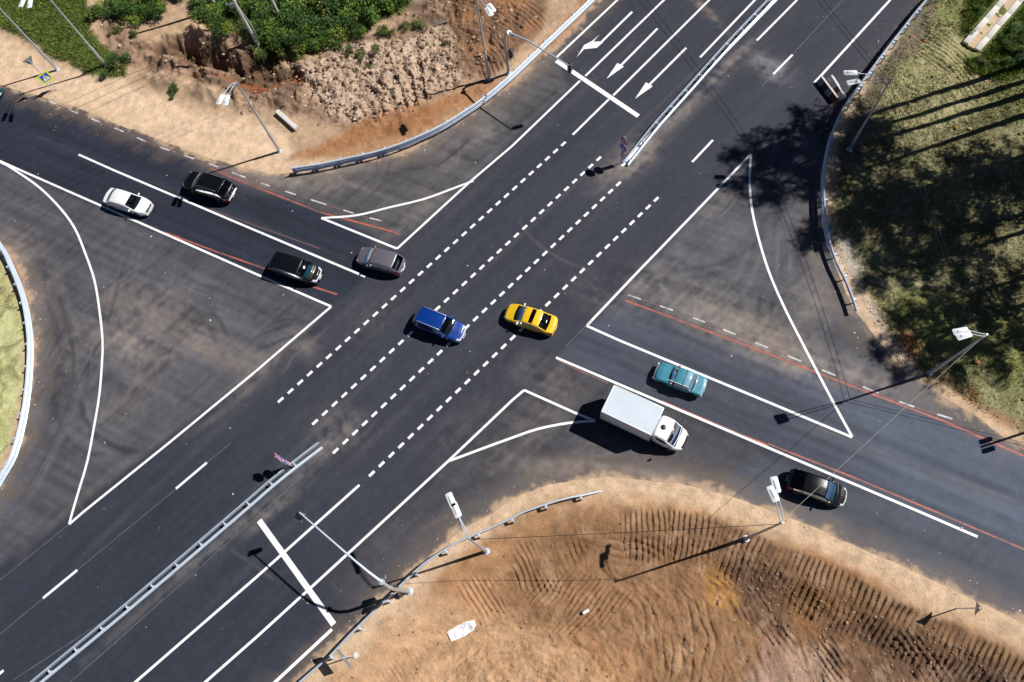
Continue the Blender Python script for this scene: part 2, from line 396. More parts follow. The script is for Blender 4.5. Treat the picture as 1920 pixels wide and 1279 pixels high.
lay(region(A_RUST, 0.15, 0.4), C(150, 84, 52, 1), 0.7)
mr_ = region(A_RIGHT, 0.5, 0.9)
lay(mr_, C(146, 142, 102)); lay(mr_*sst(0.0, 0.22, n_mid), C(108, 100, 74), 0.7); lay(mr_*sst(0.0, 0.18, n_big), C(134, 142, 74), 0.7)
lay(region(A_STRAW, 0.8, 1.4), C(176, 168, 122), 0.75); lay(region([(1740, 0), (1690, 60), (1640, 130), (1590, 210), (1560, 330), (1600, 330), (1640, 210), (1690, 110), (1740, 60), (1770, 0)], .4, 1.0), C(118, 104, 92), .8)
lay(region(A_GREEN_R, 0.8, 1.4), C(96, 108, 52), 0.85); lay(region([(1835, 142), (1905, 112), (1990, 100), (1990, 125), (1880, 142), (1850, 158)], .3, .8), C(196, 166, 142), .8)
lay(region(A_GRAVEL_R, 0.4, 0.7), C(178, 166, 152), 0.85)
lay(region(A_BANK_R, 0.5, 0.9), C(150, 110, 74), 0.55); lay(region(A_BANK_R, 0.4, 0.9)*sst(0.0, 0.2, n_mid), C(190, 118, 66), 0.6)
ml = region(A_LOWER, 0.4, 0.6)
lay(ml, C(190, 148, 110)); lay(ml*sst(0.0, 0.16, n_big), C(170, 122, 82), 0.8)
lay(region(A_BROWN1, 1.0, 2.0), C(150, 111, 77), 0.95); lay(region(A_BROWN1, 1.0, 2.0)*sst(0.0, 0.2, n_mid), C(132, 93, 62), 0.7)
lay(region([(620, 1279), (700, 1200), (800, 1130), (900, 1120), (960, 1160), (1080, 1200), (1160, 1300), (600, 1330)], 1.0, 2.0), C(200, 158, 118), .75)
lay(region(A_STRIPB, 0.5, 0.6), C(148, 112, 80), 0.95)
lay(region(A_DARK, 0.8, 1.6), C(112, 84, 65), 0.95); lay(region(A_DARK, 0.8, 1.6)*sst(-0.02, 0.2, n_mid), C(98, 76, 64), 0.75); lay(region(A_DARK, 0.8, 1.6)*sst(0.03, 0.2, n_big), C(158, 112, 66), 0.7)
lay(region([(1330, 1030), (1370, 1060), (1390, 1130), (1360, 1150), (1320, 1090), (1290, 1040)], 0.6, 1.2), C(190, 136, 72), 0.7)
lay(region(A_PINKSAND, 0.8, 1.6), C(168, 136, 116), 0.9)
lay(region(A_LEFT, 0.3, 0.4), C(200, 200, 140)); lay(region(A_LEFT, 0.3, 0.4)*sst(0.02, 0.2, n_mid), C(176, 164, 112), 0.8); lay(region(A_LEFT, 0.3, 0.4)*sst(.0, .1, .07-np.abs(fbm(GX*.35, GY*.35, 3, 77))), C(96, 92, 62), .8)
lay(region(A_LEFTB, 0.25, 0.2), C(158, 118, 84), 0.9)
verge = 1-sst(0.5, 2.3, DR+WX*2.0)                       # pale driven sand along the asphalt
lay(verge*(1-mr_)*(1-region(A_LEFT, 0.6, 0.4))*(1-region(A_LEFTB, 0.4, 0.2))*(1-0.75*region(A_ORANGE, 0.6, 0.8)), C(218, 186, 152), 0.8)
n_p = fbm(GX*.9, GY*.9, 5, 29); lay(ml*sst(.04, .2, n_p), C(154, 118, 86), .45); lay(ml*sst(.06, .22, -n_p), C(214, 180, 146), .22)
GC *= (1+0.55*n_fin)[..., None]

# --- relief
EN = DR+0.34*fbm(GX*0.45, GY*0.45, 4, 31)+.1*n_fin
H = 0.03*sst(-0.12, 0.5, EN)-0.12*(1-sst(-0.7, 0.12, EN))
off = sst(0.2, 1.6, DR)
H += off*(0.10*n_mid+0.05*n_fin)
# bank on the lower right falling from the verge to the lower ground
BANK_PX = [(560, 1330), (640, 1265), (720, 1190), (800, 1120), (880, 1060), (960, 1010), (1060, 968), (1160, 952), (1260, 952), (1360, 968), (1440, 1000), (1540, 1046), (1640, 1092), (1740, 1136), (1840, 1183), (1940, 1232), (2200, 1360)]
BANK = gl(BANK_PX)
LOWPOLY = BANK+gl([(2600, 1700), (200, 2000)])
DL = -coarse(lambda a, b: poly_sdf(a, b, LOWPOLY), GX, GY)
SB = coarse(lambda a, b: line_st(a, b, BANK)[0], GX, GY)
H -= 1.25*sst(0.1, 4.6, DL+0.6*WX)*(GX < 200)
s1160 = line_st(np.array([g(1165, 955)[0]]), np.array([g(1165, 955)[1]]), BANK)[0][0]
ridge_w = sst(0.2, 0.6, DL+WX)*(1-sst(3.6, 4.3, DL+WX*1.5))*sst(s1160-1, s1160+1, SB)*(DR > 0.5)
ph = SB/0.40+WX*1.4+0.3*n_mid
H += ridge_w*0.14*(saw(ph, 5.0)-.5)*(.3+.7*sst(-0.26, 0.02, fbm(GX*0.55, GY*0.55, 3, 41)))*(1-.75*np.exp(-((DL-1.9+WX)/.16)**2))
GC *= (1-.14*ridge_w*sst(1.9, 2.1, DL+WX))[..., None]
H += 0.22*np.exp(-((DL-0.3+WX)/0.45)**2)*sst(s1160-1, s1160+1, SB)*(0.5+2*np.abs(n_mid))
H += sst(3.8, 6.0, DL)*(0.12*n_mid+0.3*n_big)+sst(0.5, 3, DL)*region(A_DARK, 0.8, 1.5)*(0.35*n_mid+0.16*n_fin)
def stripes(poly, dpx, period_px, amp, feather=0.4, warp=0.8, wob=1.0, sharp=2.0):
    """cleat and blade marks: parallel grooves running along direction dpx in the photograph"""
    global H
    c = np.mean(np.array(poly), 0); a = g(*c); b = g(c[0]+dpx[0]*40, c[1]+dpx[1]*40)
    d = np.array(b)-np.array(a); d /= np.linalg.norm(d); n = np.array([-d[1], d[0]]); n = n if n@np.array(SUNV) > 0 else -n
    q = g(c[0]+10, c[1]); per = period_px*abs(q[0]-a[0])/10
    w = region(poly, feather, warp); t = ((GX-a[0])*n[0]+(GY-a[1])*n[1])/per+wob*(WX+WY)+0.5*n_mid
    H += w*amp*1.15*(saw(t)-.5)*(0.08+0.92*sst(-0.12, 0.14, fbm(GX*0.55, GY*0.55, 4, 43)))
def arcs(poly, cpx, period_px, amp, feather=0.5, warp=0.8, sharp=1.6, wob=1.1):
    global H
    c = g(*cpx); m = np.mean(np.array(poly), 0); a = g(*m); q = g(m[0]+10, m[1]); per = period_px*abs(q[0]-a[0])/10
    w = region(poly, feather, warp); t = np.hypot(GX-c[0], GY-c[1])/per+wob*(WX+WY)+0.15*n_mid
    H -= w*amp*(1-np.abs(np.sin(np.pi*t)))**sharp*(0.08+0.92*sst(-0.14, 0.16, fbm(GX*0.4, GY*0.4, 4, 47)))
stripes([(955, 1035), (1040, 1000), (1110, 1005), (1090, 1055), (1035, 1100), (960, 1105)], (0.42, 0.9), 10.5, 0.13)
stripes([(1065, 1055), (1190, 1115), (1130, 1180), (1065, 1195), (1000, 1175), (985, 1110)], (-0.62, 0.78), 9.5, 0.13)
stripes([(850, 1090), (935, 1062), (965, 1085), (945, 1145), (900, 1165), (860, 1130)], (0.5, 0.86), 9, 0.12)
stripes([(690, 1290), (720, 1235), (790, 1185), (860, 1205), (810, 1260), (770, 1290)], (0.5, 0.86), 8.5, 0.12)
stripes([(1335, 1070), (1440, 1110), (1535, 1215), (1500, 1235), (1430, 1190), (1370, 1140)], (0.58, 0.8), 12, 0.16, wob=0.9)
stripes([(1540, 1205), (1560, 1185), (1620, 1260), (1610, 1290), (1560, 1280)], (0.6, 0.8), 11, 0.15)
stripes([(1665, 1195), (1720, 1185), (1800, 1290), (1690, 1290)], (0.6, 0.75), 12, 0.15)
arcs([(860, 1200), (985, 1150), (1080, 1180), (1140, 1290), (820, 1290)], (975, 1420), 13, 0.12, wob=1.4)
arcs([(1180, 1080), (1250, 1070), (1340, 1120), (1370, 1290), (1170, 1290), (1200, 1190)], (900, 1230), 17, 0.11, wob=1.8)
arcs([(1010, 985), (1200, 1000), (1300, 1030), (1180, 1080), (1090, 1060)], (1150, 1200), 15, 0.10, wob=1.5)
for cpx, am in (((1000, 1340), .16), ((1240, 1180), .12)):
    c = g(*cpx); rr = np.hypot(GX-c[0], GY-c[1]); th = np.arctan2(GY-c[1], GX-c[0]); wgt = ml*sst(3.0, 5.0, DL)*(sst(-.05, .1, fbm(GX*.2, GY*.2, 3, 111)) if am < .15 else 1)
    H += wgt*am*(fbm(rr*1.9+WX*2, th*5+WY, 4, 113)+.6*fbm(rr*4.2+WX*3, th*9, 3, 117))
H += ml*sst(.5, 2, DL)*.10*fbm(GX*3.2, GY*3.2, 3, 119)
# spoil heaps, ditch and rubble at the top
rub = region(A_RUB, 1.2, 1.5); pk = region(A_PINK, 0.9, 1.4)
H += rub*off*(1.0*fbm(GX*0.42, GY*0.42, 4, 51)+0.9*np.abs(fbm(GX*0.9, GY*0.9, 4, 53))+0.2*n_fin)
H += pk*(.3+.9*sst(-.12, .15, fbm(GX*.3, GY*.3, 3, 60)))*(0.5*np.abs(n_fin)+0.22*fbm(GX*4.2, GY*4.2, 2, 57))+rub*off*.12*fbm(GX*4.5, GY*4.5, 2, 58)
H -= 1.5*region(A_PIT, 1.0, 1.4)
H += region([(255, 80), (330, 60), (470, 60), (580, 110), (600, 170), (540, 200), (430, 195), (300, 150)], 1.0, 1.2)*(1.5*(.22-np.abs(fbm(GX*.5, GY*.5, 4, 59)))*2+.5*np.abs(n_fin))
H += 0.9*region([(370, 55), (470, 70), (480, 110), (440, 128), (370, 105)], 0.5, 1.4)+0.8*region([(250, 130), (330, 140), (420, 165), (430, 195), (340, 180), (270, 158)], 0.8, 1.0)*0.6
stripes([(700, 120), (800, 110), (815, 190), (720, 212), (690, 170)], (0.25, 0.95), 22, 0.35, wob=1.0)
arcs(A_TREAD, (800, 170), 9, 0.16, wob=0.4)
H += region(A_GRASS, 1.0, 1.0)*(0.25+0.3*n_mid)+region(A_BUSH, 1.0, 1.0)*0.3*n_mid
H += region(A_ORANGE, 0.8, 0.8)*off*0.10*n_fin
# right-hand slope with machine tracks
H += mr_*off*(0.40*n_mid+0.16*n_fin+0.8*n_big)
arcs([(1660, 90), (1740, 40), (1810, 90), (1830, 200), (1740, 250), (1660, 210)], (1560, 250), 9.5, 0.14, wob=0.7)
stripes([(1770, 400), (1900, 370), (1905, 470), (1790, 480)], (0.92, 0.38), 6.5, 0.12)
stripes([(1810, 330), (1900, 300), (1915, 350), (1830, 370)], (0.3, 0.95), 8, 0.12)
stripes([(1830, 600), (1940, 590), (1940, 700), (1850, 690)], (0.82, 0.57), 8, 0.14)
H += region([(1660, 640), (1930, 560), (2300, 700), (1940, 800), (1800, 740)], 1.0, 1.2)*(0.3*np.abs(n_fin)+0.2*n_mid)
H += region(A_LEFT, 0.8, 0.6)*off*0.06*n_mid
MEDM = np.clip(1.0-DR, 0, 1)
H = np.where(DR < -0.6, -0.2, H)
def hz(x, y):
    i = int(np.clip(np.searchsorted(XS, x), 0, len(XS)-1)); j = int(np.clip(np.searchsorted(YS, y), 0, len(YS)-1))
    return max(float(H[i, j]), 0.0 if DR[i, j] < 0.3 else -9)
def gz(px, py):
    """ground point under a pixel, following the relief"""
    z = 0.0
    for _ in range(4): x, y = g(px, py, z); z = hz(x, y)
    return (x, y, z)

nx, ny = GX.shape
idx = np.arange(nx*ny).reshape(nx, ny)
Fq = np.stack([idx[:-1, :-1], idx[1:, :-1], idx[1:, 1:], idx[:-1, 1:]], -1).reshape(-1, 4)
dq = DR[:-1, :-1].reshape(-1)
big = ((GX[1:, :-1]-GX[:-1, :-1]) > 0.3).reshape(-1) | ((GY[:-1, 1:]-GY[:-1, :-1]) > 0.3).reshape(-1)
keep = (dq > -1.6) | big
Fq = Fq[keep]
used = np.zeros(nx*ny, bool); used[Fq.ravel()] = True
rem = np.cumsum(used)-1
V = np.stack([GX, GY, H], -1).reshape(-1, 3)[used]
ground = np_mesh('ground', V, rem[Fq], M['ground'], np.clip(GC, 0.01, 1).reshape(-1, 3)[used], True)
tag(ground, kind='structure')

# --- asphalt sheet
RXS = np.arange(-60, 56.01, 0.13); RYS = np.arange(-33, 46.01, 0.13)
far = np.array([-300., -240, -180, -130, -100, -80, -68]); farp = np.array([64., 76, 96, 130, 180, 240, 300])
RXS = np.concatenate([far, RXS, farp]); RYS = np.concatenate([far+20, RYS, farp])
X, Y = np.meshgrid(RXS, RYS, indexing='ij')
nearR = (X > -60.1) & (X < 56.1) & (Y > -33.1) & (Y < 46.1)
D = np.where(nearR, coarse(lambda a, b: poly_sdf(a, b, ROAD), X, Y, 0.25), 0); D[~nearR] = poly_sdf(X[~nearR], Y[~nearR], ROAD)
KA = 0.80
RW = fbm(X*0.5, Y*0.5, 3, 5)
def CA(r, gg, b): return np.array(S(r, gg, b, KA))*[.97, 1.0, 1.06]
RC = np.empty(X.shape+(3,)); RC[:] = CA(60, 62, 72)
def rl(mask, c, amt=1.0):
    m = np.clip(mask*amt, 0, 1)[..., None]; RC[:] = RC*(1-m)+np.asarray(c)*m
def rreg(poly, feather=0.5, warp=0.3): return region(poly, feather, warp, X, Y)
nb = fbm(X*0.15, Y*0.15, 4, 61); nm = fbm(X*0.6, Y*0.6, 4, 63); nf = fbm(X*2.5, Y*2.5, 3, 65)
def along(px0, px1, seed, la=9.0, lc=0.4):
    a = np.array(g(*px0)); b = np.array(g(*px1)); d = (b-a)/np.linalg.norm(b-a)
    u = X*d[0]+Y*d[1]; v = -X*d[1]+Y*d[0]; return fbm(u/la, v/lc, 4, seed)
stM = along((130, 982), (1243, 0), 71); stC = along((0, 302), (621, 575), 73, 10, 0.45)
S1 = [(-300, 200), (0, 306), (300, 440), (620, 577), (540, 642), (480, 690), (330, 810), (130, 960), (-200, 1220), (-400, 1200)]
S2 = [(380, 300), (430, 330), (600, 400), (735, 450), (780, 430), (900, 322), (1060, 170), (1050, 90), (940, 150), (700, 270), (545, 310), (480, 320)]
S3 = [(1408, 292), (1300, 400), (1150, 560), (1180, 562), (1500, 690), (1920, 855), (2100, 930), (1640, 600), (1570, 450), (1560, 330), (1520, 230), (1440, 270)]
S4 = [(980, 734), (838, 868), (700, 1000), (610, 1100), (690, 1160), (870, 1000), (1130, 900), (1440, 960), (1500, 985), (1430, 840), (1250, 760), (1040, 676)]
C1 = [(-300, 70), (0, 165), (200, 240), (400, 318), (600, 395), (745, 466), (690, 520), (621, 575), (300, 430), (0, 302), (-300, 175)]
C2 = [(1105, 606), (1175, 566), (1500, 690), (1930, 855), (2600, 1150), (2600, 1400), (1920, 1045), (1500, 866), (1040, 674)]
C3 = [(1430, 850), (1840, 1010), (2600, 1350), (2600, 1600), (1920, 1175), (1440, 960), (1330, 925)]
CEN = [(745, 466), (1100, 130), (1250, -60), (1550, -60), (1450, 220), (1100, 611), (980, 732), (620, 1080), (480, 1200), (330, 1330), (-200, 1400), (130, 985), (620, 577)]
rl(rreg(S1, 0.35, 0.25), CA(84, 83, 88)); rl(rreg(S2, 0.35, 0.3), CA(88, 86, 88)); rl(rreg(S3, 0.45, 0.4), CA(86, 86, 91)); rl(rreg(S4, 0.6, 0.6), CA(76, 74, 78))
rl(rreg(C1, 0.35, 0.1), CA(43, 48, 61)); rl(rreg(C2, 0.3, 0.1), CA(74, 79, 91)); rl(rreg(C3, 0.6, 0.3), CA(80, 84, 93))
rl(rreg([(1500, 690), (1930, 855), (2600, 1150), (2600, 1400), (1920, 1045), (1650, 930)], 3.0, 0.5), CA(93, 101, 115), 0.8)
rl(rreg([(-300, 1500), (0, 1080), (330, 850), (560, 900), (640, 1279), (600, 1500)], 4.0, 0.5), CA(50, 56, 67), 0.8)
slip = np.clip(rreg(S1, 0.5)+rreg(S2, 0.5)+rreg(S3, 0.5)+rreg(S4, 0.6)*0.6, 0, 1)
cross = np.clip(rreg(C1, 0.5)+rreg(C2, 0.5), 0, 1)
mainr = np.clip(1-slip-cross, 0, 1)
RC *= (1+mainr*0.35*stM+cross*0.8*stC+slip*(0.5*nb+0.4*nm+0.8*stC+0.5*stM))[..., None]
dust = CA(168, 154, 142)
def patch(px, py, rx, ry, ang, amt, c=None, seed=81):
    a = g(px, py); q = g(px+math.cos(ang)*20, py+math.sin(ang)*20); d = np.array(q)-np.array(a); sc = np.linalg.norm(d)/20; d /= np.linalg.norm(d)
    u = ((X-a[0])*d[0]+(Y-a[1])*d[1])/(rx*sc); v = (-(X-a[0])*d[1]+(Y-a[1])*d[0])/(ry*sc)
    m = np.exp(-(u*u+v*v))*np.clip(0.7+1.5*fbm(X*0.9, Y*0.9, 4, seed)+1.3*(stM+stC)+1.2*nf, 0, 1.4); rl(m, dust if c is None else c, amt*.8)
md = math.atan2(-485, 533); cd = math.atan2(273, 621)
for p in [(230, 640, 80, 34, 0.3, .55), (330, 610, 90, 26, cd, .35), (480, 700, 80, 20, md, .35), (300, 560, 150, 40, cd, .18), (250, 740, 90, 50, md, .22), (570, 640, 40, 22, 0.8, .35),
          (595, 850, 70, 22, md, .5), (640, 800, 50, 30, 0.3, .3), (520, 950, 70, 12, md, .45), (440, 1000, 120, 12, md, .35), (300, 1110, 200, 12, md, .22),
          (1170, 300, 60, 22, md, .6), (1200, 300, 50, 16, md, .5), (1270, 220, 100, 10, md, .6), (1360, 125, 70, 9, md, .55), (1330, 585, 130, 50, 0.35, .55), (1430, 640, 110, 40, 0.4, .6), (1500, 690, 60, 24, 0.4, .55), (1230, 520, 70, 26, md, .3),
          (1560, 690, 80, 26, 0.5, .6), (1650, 720, 70, 20, 0.5, .55), (1520, 560, 40, 60, 0.2, .45), (1350, 375, 60, 14, md, .35), (1535, 330, 20, 60, 0, .3),
          (1000, 790, 90, 40, md, .25), (1080, 870, 130, 22, -0.1, .4), (1170, 885, 140, 14, 0.1, .5), (1010, 700, 70, 30, 0.3, .2), (690, 300, 160, 22, -0.25, .45), (560, 340, 120, 20, 0.1, .5), (780, 400, 90, 22, md, .3), (900, 250, 120, 20, md, .3), (980, 150, 60, 14, md, .5),
          (80, 560, 30, 60, 0, .3), (110, 700, 20, 90, 0.1, .25), (30, 470, 40, 30, 0.6, .6), (1440, 125, 40, 26, 0.3, .35), (640, 215, 1, 1, 0, 0), (700, 600, 60, 30, md, .16), (860, 800, 80, 30, md, .14), (1130, 560, 60, 30, 0.4, .2)]:
    patch(*p)
patch(1445, 125, 34, 22, 0.6, .35, CA(190, 190, 200), 83); patch(1320, 15, 60, 7, 0.8, .5, CA(170, 150, 130), 85)
def streak(pts, w, c, amt, seed=0):
    P = spline(gl(pts), 0.9); Q = np.array(P); b = 3*w
    i0, i1 = np.searchsorted(X[:, 0], [Q[:, 0].min()-b, Q[:, 0].max()+b]); j0, j1 = np.searchsorted(Y[0], [Q[:, 1].min()-b, Q[:, 1].max()+b])
    if i1-i0 < 2 or j1-j0 < 2: return
    n = 1 if i1-i0 < 150 else 7; L = sum(math.dist(p, q) for p, q in zip(P[:-1], P[1:])); cut = np.linspace(i0, i1, n+1).astype(int)
    for u0, u1 in zip(cut[:-1], cut[1:]):                # work in narrow slabs along the stroke
        xa, xb = X[u0, 0]-b, X[u1-1, 0]+b; seg = [k for k in range(len(P)-1) if max(P[k][0], P[k+1][0]) >= xa-1 and min(P[k][0], P[k+1][0]) <= xb+1]
        if not seg: continue
        k0, k1 = seg[0], seg[-1]+1; pp = P[k0:k1+1]; ya, yb = min(p[1] for p in pp)-b, max(p[1] for p in pp)+b; v0, v1 = np.searchsorted(Y[0], [ya, yb])
        if v1-v0 < 1: continue
        sl_ = (slice(u0, u1), slice(v0, v1)); s0 = sum(math.dist(p, q) for p, q in zip(P[:k0], P[1:k0+1])); s, d = line_st(X[sl_], Y[sl_], pp); s = s+s0
        m = np.clip(np.exp(-(d/w)**2)*np.clip(0.6+1.6*fbm(s*0.5, d*2, 3, seed+91), 0, 1)*sst(0, 1.5, s)*(1-sst(L-1.5, L, s))*amt, 0, 1)[..., None]
        RC[sl_] = RC[sl_]*(1-m)+np.asarray(c)*m
dk = CA(40, 41, 47); lt = CA(132, 124, 118)
for k, (pts, w, c, a) in enumerate([
    ([(102, 690), (106, 770), (125, 820), (165, 850), (210, 850)], .22, dk, .6), ([(150, 735), (160, 790), (195, 825), (240, 845), (285, 848)], .25, dk, .75), ([(160, 745), (172, 795), (205, 825)], .16, lt, .35),
    ([(140, 640), (150, 720), (180, 800)], .25, lt, .3), ([(95, 600), (100, 700), (92, 800)], .5, dk, .3), ([(70, 900), (110, 850), (140, 800)], .4, dk, .25),
    ([(215, 530), (250, 560), (275, 600), (262, 650)], .2, lt, .3), ([(280, 520), (300, 570), (300, 620), (260, 660)], .25, dk, .35), ([(330, 560), (335, 610), (300, 650), (240, 690)], .2, lt, .28),
    ([(1385, 330), (1350, 380), (1305, 430)], .1, lt, .7), ([(1392, 335), (1358, 385), (1315, 432)], .1, lt, .7), ([(1400, 345), (1368, 390), (1325, 430)], .08, lt, .6), ([(1375, 330), (1340, 375), (1300, 420)], .08, lt, .5),
    ([(1450, 420), (1400, 470), (1330, 500), (1220, 510), (1110, 505)], .3, dk, .5), ([(1440, 440), (1390, 490), (1310, 520), (1220, 522)], .25, dk, .45), ([(1470, 430), (1420, 500), (1340, 535)], .2, lt, .3),
    ([(965, 400), (1000, 450), (1060, 490), (1120, 510)], .12, lt, .35), ([(985, 575), (1040, 572), (1090, 560)], .2, dk, .35), ([(540, 520), (600, 545), (640, 556)], .6, dk, .3),
    ([(780, 350), (800, 390), (760, 440)], .2, lt, .3), ([(700, 330), (760, 345), (830, 330)], .35, dk, .3), ([(560, 330), (680, 330), (800, 310), (900, 250)], .5, dk, .25),
    ([(980, 850), (1060, 850), (1180, 870), (1300, 900)], .35, dk, .3), ([(960, 880), (1080, 870), (1200, 885)], .25, lt, .3), ([(720, 980), (800, 950), (900, 905), (1000, 880)], .4, dk, .35), ([(760, 1010), (840, 965), (930, 930)], .25, lt, .2)]):
    streak(pts, w, c, a, k)
for k, (p, w, a) in enumerate([([(185, 545), (300, 608), (400, 664), (480, 696)], .9, .42), ([(195, 640), (230, 622), (262, 618)], .5, .5), ([(200, 652), (240, 634), (275, 640)], .3, .5), ([(430, 640), (470, 662), (520, 668)], .4, .4), ([(440, 690), (500, 668), (560, 640)], .5, .3), ([(330, 830), (420, 770), (500, 700)], .3, .25), ([(20, 1060), (160, 930), (330, 800)], .35, .2), ([(1330, 560), (1420, 620), (1500, 650)], .9, .35), ([(1300, 570), (1400, 600), (1480, 600)], .5, .4), ([(1240, 570), (1350, 610), (1500, 680)], 1.0, .3), ([(1580, 640), (1620, 720), (1640, 760)], .5, .3), ([(1500, 400), (1530, 500), (1560, 600)], .6, .3)]):
    streak(p, w, CA(168, 150, 132), a, 150+k)
for k in range(22):                                      # scuffs that follow the slip lanes
    t = RNG.random(); o = RNG.uniform(-1, 1)
    base = [(25+o*25+60, 480), (100+o*30, 560), (125+o*35, 660), (115+o*35, 760), (70+o*35, 860), (10+o*40, 960)]
    streak(base, RNG.uniform(.08, .22), dk if k % 3 else lt, RNG.uniform(.12, .3), 200+k)
for k in range(70):                                      # turning scuffs on the hatched islands and mouths
    bx, by, sx, sy = [(330, 600, 130, 60), (260, 760, 90, 70), (1400, 520, 90, 90), (1350, 600, 110, 40), (800, 300, 120, 40), (1000, 830, 130, 40), (560, 640, 70, 30), (100, 640, 30, 150)][k % 8]
    x0, y0 = bx+RNG.normal(0, sx*.6), by+RNG.normal(0, sy*.6); a_ = RNG.normal([.45, -.74, -.8, .4, -.6, -.3, -.74, 1.5][k % 8], .5); L_ = RNG.uniform(40, 140); cv = RNG.normal(0, .35)
    P_ = [(x0+math.cos(a_+cv*q)*L_*q, y0+math.sin(a_+cv*q)*L_*q) for q in (-.5, -.15, .2, .5)]
    for o_ in (0, 1):
        streak([(x+o_*math.sin(a_)*24, y-o_*math.cos(a_)*24) for x, y in P_], RNG.uniform(.1, .24), dk if k % 5 in (0, 2, 3) else lt, RNG.uniform(.3, .65), 400+k)
for k in range(16):
    o = RNG.uniform(-70, 70); p = RNG.uniform(-0.2, 0.2)
    streak([(300+o, 470+o*0.3), (280+o*1.1, 560+o*.5), (250+o, 650+o*.6), (190+o, 760+o*.4)], RNG.uniform(.08, .2), dk if k % 2 else lt, RNG.uniform(.15, .3), 240+k)
for k, (p, q, w, c, a) in enumerate([((30, 1220), (1330, 30), .5, dk, .22), ((120, 1075), (1200, 70), .35, lt, .12), ((200, 1060), (1260, 70), .4, dk, .2), ((420, 1180), (1560, 20), .4, dk, .22), ((330, 1200), (1500, 10), .3, lt, .1), ((560, 1150), (1600, 100), .45, dk, .2), ((250, 1130), (1380, 60), .18, lt, .14),
        ((60, 270), (690, 535), .35, dk, .3), ((0, 200), (720, 490), .4, dk, .3), ((20, 235), (700, 505), .22, lt, .1), ((1100, 655), (1920, 985), .35, dk, .3), ((1180, 640), (1920, 935), .35, dk, .3), ((1140, 655), (1920, 960), .3, lt, .22), ((1500, 790), (1920, 945), .12, lt, .5), ((1480, 905), (1920, 1095), .3, dk, .25)]):
    streak([p, ((p[0]+q[0])/2+RNG.uniform(-8, 8), (p[1]+q[1])/2), q], w, c, a, 300+k)
for k in range(26):                                      # hairline cracks and sealed joints
    a_ = RNG.uniform(0, 6.28); x0, y0 = RNG.uniform(100, 1800), RNG.uniform(150, 1150); L_ = RNG.uniform(40, 130)
    streak([(x0, y0), (x0+math.cos(a_)*L_*.5+RNG.uniform(-8, 8), y0+math.sin(a_)*L_*.5), (x0+math.cos(a_)*L_, y0+math.sin(a_)*L_+RNG.uniform(-8, 8))], .09, dk if k % 2 else lt, RNG.uniform(.2, .45), 340+k)
edge = (1-sst(-0.1, 0.5, -D+nm*1.1+1.1*nf))+.24*(1-sst(0, 2.4, -D+nm*1.6+0.9*nf+1.2*(stM+stC)))                # sand carried onto the edge of the asphalt
isr = np.clip(rreg([(1900, -300), (1800, -200), (1640, 0), (1560, 115), (1490, 220), (1480, 330), (1520, 420), (1575, 520), (1640, 640), (1700, 500), (1800, -200)], 3.0, 0.5)*1.3+.5*rreg(A_RIGHT, 2.5, .5), 0, 1.5)
rl(edge*np.clip(1-isr, .08, 1), CA(196, 166, 136), 0.8)
rl(sst(0.2, 0.33, fbm(X*3, Y*3, 2, 95))*0.25*np.clip(slip+0.3, 0, 1), lt, 0.6)
RC *= (1+0.24*nf+0.16*fbm(X*6, Y*6, 2, 97)+.12*nb)[..., None]
rx_, ry_ = X.shape; idr = np.arange(rx_*ry_).reshape(rx_, ry_)
Fr = np.stack([idr[:-1, :-1], idr[1:, :-1], idr[1:, 1:], idr[:-1, 1:]], -1).reshape(-1, 4)
far_f = ~(nearR[:-1, :-1] & nearR[1:, 1:]).reshape(-1)
Fr = Fr[np.where(far_f, D[:-1, :-1].reshape(-1) < 0, D[:-1, :-1].reshape(-1) < 0.75)]
used = np.zeros(rx_*ry_, bool); used[Fr.ravel()] = True; rem = np.cumsum(used)-1
road = np_mesh('road', np.stack([X, Y, np.zeros_like(X)], -1).reshape(-1, 3)[used], rem[Fr], M['asphalt'], np.clip(RC, 0.012, 1).reshape(-1, 3)[used])
tag(road, kind='structure')

# ------------------------------------------------------------------ painted markings
ZM = [0.006]
def strip(name, pts, w, m, z=None):
    """flat painted strip along world points"""
    if z is None: ZM[0] += 0.0003; z = ZM[0]
    b = MB(); L = []; Rr = []
    P = [np.array(p) for p in pts]
    for i, p in enumerate(P):
        t = P[min(i+1, len(P)-1)]-P[max(i-1, 0)]; t = t/np.linalg.norm(t); n = np.array([-t[1], t[0]])
        L.append(p+n*w/2); Rr.append(p-n*w/2)
    vs = [(q[0], q[1], z) for q in L]+[(q[0], q[1], z) for q in Rr]; n = len(P)
    b.add(vs, [(i, n+i, n+i+1, i+1) for i in range(n-1)])
    return tag(b.build(name, m), kind='structure')
def line(px, w=0.17, m='paint_white', name='lane_line', curve=False, z=None):
    P = gl(px); P = spline(P, 0.7) if curve else P
    return strip(name, P, w, M[m], z)
W_ = 0.19
line([(744.5, 466.4), (880, 342), (960, 274), (1087.6, 151.4)], W_, name='edge_line'); line([(1097.6, 142.6), (1245, 0), (1330, -83)], W_)
line([(1044, 107), (1157.7, 0), (1250, -88)], W_, name='edge_line'); line([(1150, 179), (1330, 0), (1412, -83)], W_); line([(1141.4, 186.4), (1073.9, 252.8)], W_)
line([(1312.8, 107.6), (1415.5, 0), (1500, -90)], W_); line([(1166, 311), (1358, 100), (1455, 0), (1540, -90)], 0.24, name='edge_line')
line([(1494.5, 0), (1419, 76)], W_, name='dashed_line'); line([(1486, 102.6), (1450, 139)], W_, name='dashed_line'); line([(1450, 139), (1428, 162)], 0.05, 'paint_thin'); line([(1580, 0), (1487, 101)], 0.05, 'paint_thin')
